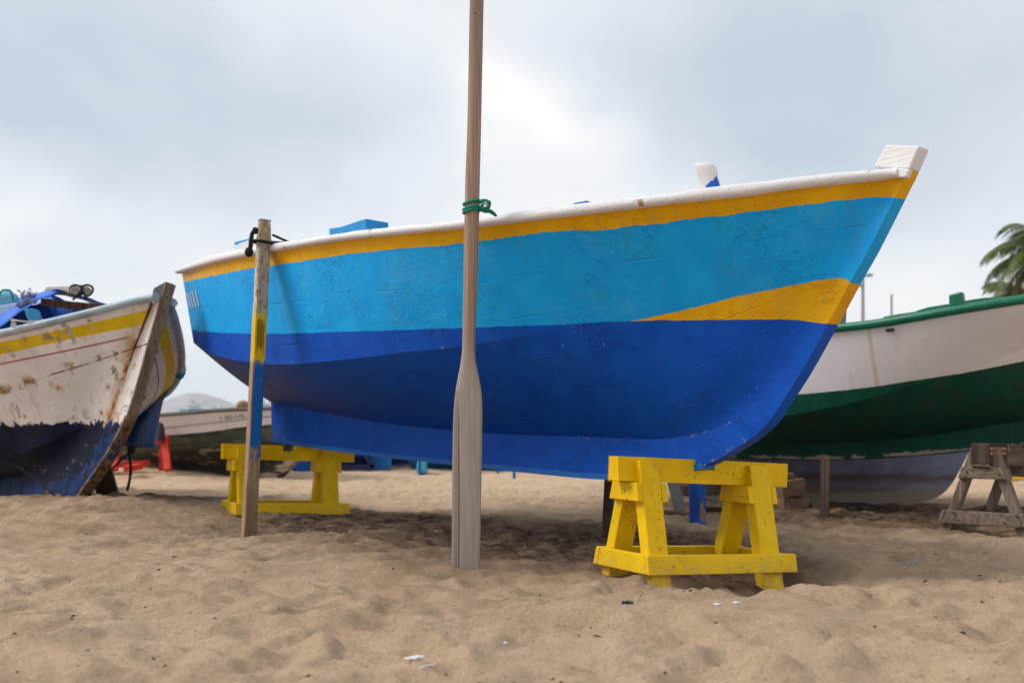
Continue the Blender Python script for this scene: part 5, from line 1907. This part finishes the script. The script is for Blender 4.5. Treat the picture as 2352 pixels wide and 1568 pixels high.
# ---- red trestle and boards on the left
M['red'] = simple_mat('red_paint', (.50, .025, .012), (.60, .04, .02), 6, .55)
rt_ = thing('boat_trestle', U(340, 1070, 13.0), 'bright red trestle under the stern of the distant white boat', 'trestle')
dR = 12.6
for nm, a_, b_, w_, h_, sd in (('beam', U(262, 1019, dR), U(389, 1010, dR), .09, .08, (0, 0, 1)), ('leg', U(386, 1080, dR - .25), U(378, 1002, dR), .085, .07, (1, 0, 0)), ('leg', U(372, 1080, dR + .4), U(380, 1004, dR + .1), .08, .07, (1, 0, 0)),
                               ('leg', U(262, 1080, dR - .25), U(268, 1008, dR), .085, .07, (1, 0, 0)), ('gusset_plate', U(366, 1042, dR - .1), U(389, 1040, dR - .1), .10, .05, (0, 0, 1))):
    m = MB(); m.board(a_, b_, w_, h_, sd); m.build(nm, M['red'], rt_, bevel=.006)
for k, (x0, y0, x1, y1, dd_, lab) in enumerate([(246, 1068, 342, 1063, 12.4, 'long red board lying on the sand below the red trestle'), (292, 1076, 320, 1070, 11.9, 'short broken red board lying nearest on the sand below the red trestle')]):
    m = MB(); m.board(U(x0, y0, dd_), U(x1, y1, dd_ + .3), .07, .10, (0, 0, 1))
    tag(m.build('red_board', M['red'], None, loc=U(x0, y0, dd_), bevel=.004), lab, 'board', 'red boards on the sand')
m = MB(); rows = []
for y, r in [(1012, .05), (1000, .055), (985, .05), (975, .035), (970, .02)]:
    c = U(369, y, 12.5); rows.append([c + V3(r * math.cos(t), r * math.sin(t), 0) for t in np.linspace(0, 2 * math.pi, 10, endpoint=False)])
m.grid(rows, closed=True); m.f.append(tuple(range(len(m.v) - 10, len(m.v))))
tag(m.build('buoy', M['black'], None, smooth=True, loc=U(369, 1010, 12.5)), 'black conical buoy standing on the end of the red trestle', 'buoy')

# ------------------------------------------------------------------ grey trestle, props and timber under the green boat
gt = trestle('boat_trestle', 1.05, .10, .60, .14, ((.05, .135), (.80, .885)), None, .060, .20, .075, .088, (.30, .42, .045), M['grey_wood'], leg_mat=M['grey_leg'],
             label='weathered grey timber trestle under the green and white boat at the right edge', cat='trestle', group=None, bevel=.006, over=.02)
gtp = U(2262, 1212, 6.42); 
gt.location = (gtp[0] + .04, gtp[1] + .04, -.075)
gt.rotation_euler = (0, math.radians(1.0), math.radians(47))
m = MB()
for k in range(2):
    for j in range(7):
        m.ellipsoid(V3(.02 + .045 * j, .004 - .012, .575 - .03 * k), (.020, .016, .013), 8, 5)
ob = m.build('rope_pad', simple_mat('pad_rope', (.42, .27, .12), (.30, .17, .06), 30, .9), None, smooth=True); ob.parent = gt
m = MB(); m.box((-.004, -.012, .47), (.36, .112, .612)); ob = m.build('pad_block', M['dark_wood'], None, bevel=.012); ob.parent = gt
for x0 in (.05, .80):
    for sx in (-1, 1):
        pass
for (yy, zz) in ((-.17, .145), (-.10, .10), (.22, .145), (.19, .10), (-.06, .41), (.15, .39), (-.05, .37), (.14, .42)):
    m = MB(); m.ellipsoid((.050 - .031 - .012 if zz < .3 else .050 - .031, yy, zz), (.004, .008, .008), 8, 4); ob = m.build('bolt', M['black'], None, smooth=True); ob.parent = gt


def prop(px0, y0, px1, y1, d, w, t, mat, label, group=None, tilt=0.0, name='wooden_prop'):
    a = U(px0, y0, d); b = U(px1, y1, d + tilt)
    a = a + (a - b) * .08
    m = MB(); m.board(a, b, w, t, (1, -.35, 0))
    return tag(m.build(name, mat, None, loc=a, bevel=.005), label, 'prop', group)


prop(1894, 1191, 1896, 1050, 7.05, .062, .075, M['prop_wood'], 'square brown prop standing under the keel of the green boat')
prop(1395, 1237, 1402, 1085, 5.75, .060, .05, M['dark_wood'], 'dark timber prop in shade behind the front yellow trestle', tilt=.15)
# round blue prop with peeling paint
g = G('peeling_blue', .6, .25)
n = g.noise(g.vscale(g.obj, (9, 9, 2.2)), 1.6, 7, .65)
c = g.mix(g.sm(n, .57, .59), g.mix(g.sm(g.noise(g.obj, 9, 4), .3, .7), (.004, .05, .26), (.008, .09, .40)), g.mix(g.sm(g.noise(g.vscale(g.obj, (40, 40, 4)), 2, 4), .4, .6), (.30, .17, .09), (.16, .085, .05)))
M['peel'] = g.out(c, None, g.bump(n, .5, .01))
m = MB(); m.tube([U(1603, 1205, 6.75), U(1602, 1150, 6.77), U(1600, 1080, 6.8)], [.058, .058, .056], 16)
tag(m.build('round_prop', M['peel'], None, smooth=True, sharp=60, loc=U(1603, 1200, 6.75)), 'round blue prop with peeling paint seen through the front yellow trestle', 'prop')
# an old grey trestle in the shade behind it
M['blue_grey_wood'] = simple_mat('blue_grey_wood', (.10, .11, .13), (.15, .12, .10), 11, .85)
ot = thing('boat_trestle', U(1560, 1190, 7.3), 'old dark trestle with flaked grey paint in shade behind the round blue prop', 'trestle')
for nm, a, b, w, t, mt in (('leg', U(1566, 1186, 7.2), U(1540, 1085, 7.35), .075, .06, 'blue_grey_wood'), ('leg', U(1690, 1186, 7.3), U(1672, 1085, 7.4), .07, .06, 'dark_wood'),
                           ('foot_rail', U(1524, 1182, 7.15), U(1592, 1188, 7.2), .075, .05, 'block_wood'), ('foot_rail', U(1590, 1172, 7.6), U(1720, 1176, 7.7), .07, .05, 'dark_wood'),
                           ('cross_rail', U(1545, 1128, 7.4), U(1690, 1124, 7.5), .075, .05, 'prop_wood'), ('beam', U(1520, 1082, 7.4), U(1700, 1082, 7.5), .10, .08, 'dark_wood')):
    m = MB(); m.board(a, b, w, t, (1, 0, 0) if nm == 'leg' else (0, 0, 1)); m.build(nm, M[mt], ot, bevel=.005)
# stacked timber blocks
for k, (x0, x1, y0, y1, d, dep, tilt, lab) in enumerate([
        (1800, 1883, 1174, 1187, 7.42, .20, 0, 'thin bottom board of the timber block stack'), (1784, 1853, 1144, 1174, 7.40, .26, -1, 'thick brown block low in the timber stack'),
        (1856, 1884, 1153, 1176, 7.46, .18, 2, 'short reddish block at the right end of the timber stack'), (1818, 1840, 1134, 1145, 7.50, .14, 2, 'small rounded block in the middle of the timber stack'),
        (1784, 1846, 1102, 1140, 7.40, .22, 8, 'large block lying askew near the top of the timber stack'), (1798, 1820, 1086, 1103, 7.44, .16, 4, 'small topmost block of the timber stack')]):
    c = (U(x0, y0, d) + U(x1, y1, d)) / 2; c[1] += dep / 2
    w = (x1 - x0) * d / FPX; h = (y1 - y0) * d / FPX
    Mx = Matrix.Translation(Vector(c)) @ Matrix.Rotation(math.radians(18), 4, 'Z') @ Matrix.Rotation(math.radians(-tilt), 4, 'Y')
    m = MB(); m.box((-w / 2, -dep / 2, -h / 2), (w / 2, dep / 2, h / 2), Mx)
    tag(m.build('timber_block', M['block_wood'] if k != 0 else M['dark_wood'], None, loc=c, bevel=.008), lab, 'timber block', 'stack of timber blocks under the green boat')
# far yellow trestle at the right edge
fy = copy_thing(tr1, 'distant yellow trestle just showing beyond the grey timber trestle', 'yellow timber trestles')
fy.location = tuple(U(2292, 1125, 12.0) * V3(1, 1, 0) + V3(0, 0, -.02)); fy.rotation_euler = (0, 0, math.radians(8))

# ------------------------------------------------------------------ palms, poles, sea, hill
M['frond'] = simple_mat('palm_leaf', (.04, .08, .010), (.085, .115, .018), 3, .5, .35, .1)
M['frond_old'] = simple_mat('dry_palm_leaf', (.16, .12, .035), (.07, .06, .02), 3, .7, .2, .1)
M['trunk'] = simple_mat('palm_trunk', (.16, .13, .10), (.08, .065, .05), 9, .9, .1, .6, .03)


def palm(base, h, fl, nf, seed, label):
    r = np.random.default_rng(seed)
    root = thing('palm_tree', base, label, 'palm tree', 'palm trees behind the green boat')
    pts = catmull(np.array([V3(*base), V3(*base) + V3(.1, .05, h * .5), V3(*base) + V3(.05, 0, h)]), 24)
    rad = [.20 - .05 * k / 23 + .012 * (k % 2) for k in range(24)]
    m = MB(); m.tube(pts, rad, 12); m.build('trunk', M['trunk'], root, smooth=True)
    top_ = pts[-1]
    for k in range(nf):
        az = 2 * math.pi * k / nf + r.random() * .25
        el = math.radians(-25 + 95 * ((k * 0.618) % 1.0)); L = fl * (.85 + .3 * r.random())
        m = MB()
        ns = 30
        p = top_.copy(); e = el; stp = L / ns
        spine = [p.copy()]; dirs = []
        for s in range(ns):
            d = V3(math.cos(az) * math.cos(e), math.sin(az) * math.cos(e), math.sin(e))
            dirs.append(d); p = p + d * stp; spine.append(p.copy()); e -= math.radians(2.2 + 2.6 * s / ns)
        dirs.append(dirs[-1])
        m.tube(spine[::3], np.linspace(.03, .008, len(spine[::3])), 5)
        sv = V3(-math.sin(az), math.cos(az), 0)
        for s in range(3, ns + 1):
            f = s / ns
            ll = fl * .30 * (math.sin(math.pi * min(1, f * .9 + .10)) ** .6) * (.8 + .4 * r.random())
            for sg in (-1, 1):
                for q in range(2):
                    b = spine[s] - dirs[s] * stp * q * .5
                    d = unit(sv * sg * (.75 + .2 * r.random()) + dirs[s] * (.65 + .2 * r.random()) + V3(0, 0, -.35 - .4 * r.random()))
                    w = dirs[s] * .016
                    mid = b + d * ll * .55; tip = b + d * ll + V3(0, 0, -.22 * ll)
                    o = m.add([b - w, b + w, mid + w, mid - w, tip], [(0, 1, 2, 3), (3, 2, 4)])
        m.build('frond', M['frond_old'] if el < math.radians(-12) else M['frond'], root)
    return root


palm(V3(13.95, 26.0, -.2), 5.35, 2.0, 30, 3, 'larger palm with arching green fronds at the right edge of the photo')
palm(V3(14.9, 29.0, -.2), 4.55, 1.5, 22, 9, 'lower palm with darker fronds just above the green rail')
M['steel'] = simple_mat('grey_steel', (.30, .31, .36), (.24, .25, .30), 5, .5)
lp = thing('lamp_post', U(1982, 1000, 40) * V3(1, 1, 0), 'tall grey lamp post with two small lamps far beyond the white bow', 'lamp post')
m = MB(); b = U(1982, 1000, 40); b[2] = -.3; m.tube([b, U(1982, 745, 40), U(1982, 628, 40)], [.09, .075, .06], 10); m.build('pole', M['steel'], lp, smooth=True, sharp=60)
for x0, x1, y in ((1982, 1996, 632), (1971, 1982, 655)):
    m = MB(); m.tube([U(1982, y + 2, 40), U((x0 if x0 != 1982 else x1), y, 40)], .03, 6); m.build('arm', M['steel'], lp)
    e = x1 if x0 == 1982 else x0
    m = MB(); m.box((-.12, -.14, -.05), (.12, .14, .05), Matrix.Translation(Vector(U(e, y, 40)))); m.build('lamp_head', M['steel'], lp, bevel=.02)
m = MB(); b = U(2048, 1000, 40); b[2] = -.3; m.tube([b, U(2048, 676, 40)], [.055, .04], 8)
tag(m.build('flag_pole', M['steel'], None, smooth=True, loc=b), 'thin bare grey pole beyond the green and white boat', 'pole')

g = G('sea_water', .18, .5)
n = g.noise(g.vscale(g.pos(), (.5, 1.4, 1)), .9, 5)
foam = g.sm(g.noise(g.vscale(g.pos(), (.12, .5, 1)), 1.0, 5), .62, .70)
g.out(g.mix(g.mul(foam, .6), (.035, .13, .16), (.55, .62, .65)), None, g.bump(n, .4, .15))
m = MB(); m.add([V3(-6000, 14, -.42), V3(6000, 14, -.42), V3(6000, 6500, -.42), V3(-6000, 6500, -.42)], [(0, 1, 2, 3)])
sea = m.build('sea', g.m, None); tag(sea, 'grey blue sea beyond the beach', kind='structure')

# the far hill
HD = 2600.0
hp = Fun([(-900, 968), (-500, 955), (-100, 962), (150, 955), (300, 952), (360, 940), (385, 922), (405, 910), (440, 901.5), (470, 902), (500, 910), (530, 922), (560, 932), (590, 937), (640, 942), (720, 948), (900, 960), (1300, 966), (1700, 970), (2400, 974), (3200, 979)])
xs = np.linspace(-900, 3200, 330); ysd = np.linspace(-1, 1.6, 26)
R = []
for yy in ysd:
    row = []
    for px in xs:
        hgt = (HY - float(hp(px))) * HD / FPX
        prof = math.exp(-yy * yy * 2.2)
        X = (px - CX) / FPX * HD; Y = HD + yy * 330
        nz = 5.0 * float(pnoise(np.array([X * .006]), np.array([Y * .006]))[0]) + 2.2 * float(pnoise(np.array([X * .02]), np.array([Y * .02]))[0])
        row.append(V3(X, Y, max(-3, hgt * prof + nz * prof * (hgt / 60) - 1.5)))
    R.append(row)
R = np.array(R)
m = MB(); m.grid(R)
g = G('hill_ground', .95, .05)
n = g.noise(g.pos(), .012, 6, .6)
g.out(g.mix(g.sm(n, .35, .65), (.26, .22, .22), (.36, .31, .29)))
hill = m.build('hill', g.m, None, smooth=True); tag(hill, 'long hazy hill across the water', kind='structure')
m = MB(); rr = np.random.default_rng(21)
for k in range(70):
    q = rr.random()
    px = 452 + rr.normal() * 9 if q < .45 else (497 + rr.normal() * 10 if q < .65 else 380 + rr.random() * 190)
    fy_ = .50 + .18 * rr.normal() if q < .65 else .2 + .5 * rr.random()
    i = int(np.argmin(np.abs(xs - px))); cols = R[:10, i]
    k_ = int(np.argmin(np.abs(cols[:, 2] - fy_ * cols[:, 2].max()))); p = cols[k_]
    p = V3((px - CX) / FPX * p[1], p[1], p[2])
    w, d, h = 3 + 4 * rr.random(), 4, 2 + 3 * rr.random()
    m.box((p[0] - w, p[1] - d, p[2] - 3), (p[0] + w, p[1] + d, p[2] + h))
ho = m.build('hillside_houses', simple_mat('whitewash', (.78, .76, .74), (.6, .58, .56), .2, .9, .1, 0), None); tag(ho, 'scatter of white houses on the hazy hill', 'houses', kind='stuff')
mt = thing('radio_mast', U(608, 985, 220) * V3(1, 1, 0), 'pale lattice mast on the far shore between post and stern', 'mast')
M['pale'] = simple_mat('pale_steel', (.62, .63, .66), None, 4, .6)
for px, y0 in ((598, 912), (606, 918), (612, 926), (618, 922)):
    m = MB(); b = U(px, 985, 220); b[2] = -1; m.tube([b, U(px, y0, 220)], .22, 6); m.build('upright', M['pale'], mt)
for y in (915, 930, 942, 955):
    m = MB(); m.tube([U(592, y, 220), U(620, y, 220)], .16, 6); m.build('crossbar', M['pale'], mt)

# ------------------------------------------------------------------ small things lying on the sand
def on_sand(px, py):
    """where the view ray through a survey pixel meets the sand"""
    d = EYE * FPX / (py - HY)
    for _ in range(6):
        x = (px - CX) / FPX * d
        d = (EYE - gz(x, d)) * FPX / (py - HY)
    return V3((px - CX) / FPX * d, d, gz((px - CX) / FPX * d, d))


p = on_sand(1441, 1392)
bp = thing('plastic_buckle', p, 'small black plastic buckle lying on the sand left of the front trestle', 'buckle')
m = MB(); m.tube([p + V3(-.018, 0, .012), p + V3(.018, -.002, .014)], .006, 10); m.build('bar', M['black'], bp, smooth=True)
m = MB(); m.tube(catmull([p + V3(-.010, -.004, .009), p + V3(-.012, -.012, .003), p + V3(-.004, -.018, .001), p + V3(.008, -.018, .001)], 10), .0025, 6); m.build('hook', simple_mat('buckle_grey', (.5, .5, .48), None, 20, .4), bp, smooth=True)
M['paper'] = simple_mat('white_scrap', (.76, .75, .74), (.66, .65, .66), 30, .8, .1, .2)
def scrap(px, py, s, label, seed, name='paper_scrap', cat='scrap', n=7, long_=1.6, rot=.3):
    p = on_sand(px, py); r = np.random.default_rng(seed); m = MB(); R = []
    for i in range(n):
        u = i / (n - 1) - .5
        w = s * (.5 - abs(u) * .8) * (.7 + .6 * r.random())
        c = p + V3(math.cos(rot) * u * s * long_, math.sin(rot) * u * s * long_, .004 + s * .14 * r.random())
        sd = V3(-math.sin(rot), math.cos(rot), .5)
        R.append([c - sd * w * .6, c + V3(0, 0, .15 * w), c + sd * w * .6])
    m.grid(R)
    o = m.build(name, M['paper'], None, smooth=True, loc=p)
    o.modifiers.new('thickness', 'SOLIDIFY').thickness = .001
    return tag(o, label, cat)


scrap(1646, 1388, .016, 'left of two tiny white scraps on the sand below the front trestle', 1, rot=-.4)
scrap(1692, 1385, .018, 'right of two tiny white scraps on the sand below the front trestle', 2, rot=.2)
scrap(1161, 1479, .016, 'small white shell fragment on the foreground sand below the oar', 3, 'shell_fragment', 'shell', rot=1.2)
scrap(3, 1331, .022, 'white scrap on the sand at the left edge', 4, rot=.2)
scrap(952, 1542, .030, 'white feather lying on the foreground sand near the bottom edge', 5, 'feather', 'feather', long_=2.0, rot=.45)
a, b = on_sand(975, 1531), on_sand(1000, 1524)
b = a + V3(.028, .014, .006)
_st = [a - (b - a) * .5 + V3(0, 0, .006), a + V3(0, 0, .008), b + V3(0, 0, .004)]
m = MB(); m.tube(_st, .0016, 5); tag(m.build('straw', M['paper'], None, loc=a), 'pale straw beside the white feather on the sand', 'straw')
_s0 = on_sand(2090, 1300)
_sp = []
for dx, dy in ((-.055, -.006), (-.02, -.004), (.02, .0), (.05, .02), (.062, .03)):
    q_ = V3(_s0[0] + dx, _s0[1] + dy, 0); q_[2] = gz(q_[0], q_[1]) + .006; _sp.append(q_)
m = MB(); m.tube(catmull(_sp, 14), .0022, 6)
tag(m.build('string', simple_mat('blue_string', (.12, .30, .50), (.3, .42, .5), 60, .8), None, smooth=True, loc=on_sand(2090, 1300)), 'short pale blue string lying on the sand right of the front trestle', 'string')
# twigs, seaweed crumbs and husks: nobody would count them
m = MB(); rr = np.random.default_rng(17)
X = []; 
for k in range(760):
    y = 2.0 * math.exp(rr.random() * math.log(5.2)); X.append(((rr.random() * 2 - 1) * .56 * y, y))
X = np.array(X); Z = ground_z(X[:, 0], X[:, 1])
for (x, y), z in zip(X, Z):
    s = .0013 + .0038 * rr.random() ** 3; L = s * (.9 + 3.2 * rr.random() ** 2); an = rr.random() * math.pi
    d = V3(math.cos(an), math.sin(an), .3 * (rr.random() - .3)); p = V3(x, y, z + .001)
    m.tube([p - d * L, p + V3(0, 0, s * .3), p + d * L], [s * .4, s * .75, s * .3], 5)
g = G('debris', .9, .1)
g.out(g.mix(g.sm(g.noise(g.obj, 3.0, 1), .4, .6), (.022, .011, .007), (.10, .052, .030)))
tag(m.build('beach_debris', g.m, None), 'dark twigs and husks scattered over the sand', kind='stuff')
m = MB()
for k in range(26):
    y = 2.0 * math.exp(rr.random() * math.log(3.5)); x = (rr.random() * 2 - 1) * .54 * y; s = .0012 + .0018 * rr.random()
    m.ellipsoid(V3(x, y, gz(x, y) + s * .4), (s * 1.4, s, s * .7), 6, 4)
tag(m.build('shell_grit', M['paper'], None, smooth=True), 'pale shell grit in the sand', kind='stuff')

# ------------------------------------------------------------------ the hazy air over the bay
m = MB(); m.box((-7000, -100, -7.0), (7000, 7000, 97))
hz = m.build('haze', None, None)
hm = bpy.data.materials.new('haze'); hm.use_nodes = True
nt = hm.node_tree
for n_ in list(nt.nodes):
    nt.nodes.remove(n_)
o_ = nt.nodes.new('ShaderNodeOutputMaterial'); v_ = nt.nodes.new('ShaderNodeVolumePrincipled')
v_.inputs['Color'].default_value = (.97, .975, 1.0, 1); v_.inputs['Density'].default_value = 2.2e-4; v_.inputs['Anisotropy'].default_value = 0.0
nt.links.new(v_.outputs[0], o_.inputs['Volume'])
hz.data.materials.clear(); hz.data.materials.append(hm)
tag(hz, 'pale sea haze over the bay', kind='stuff')
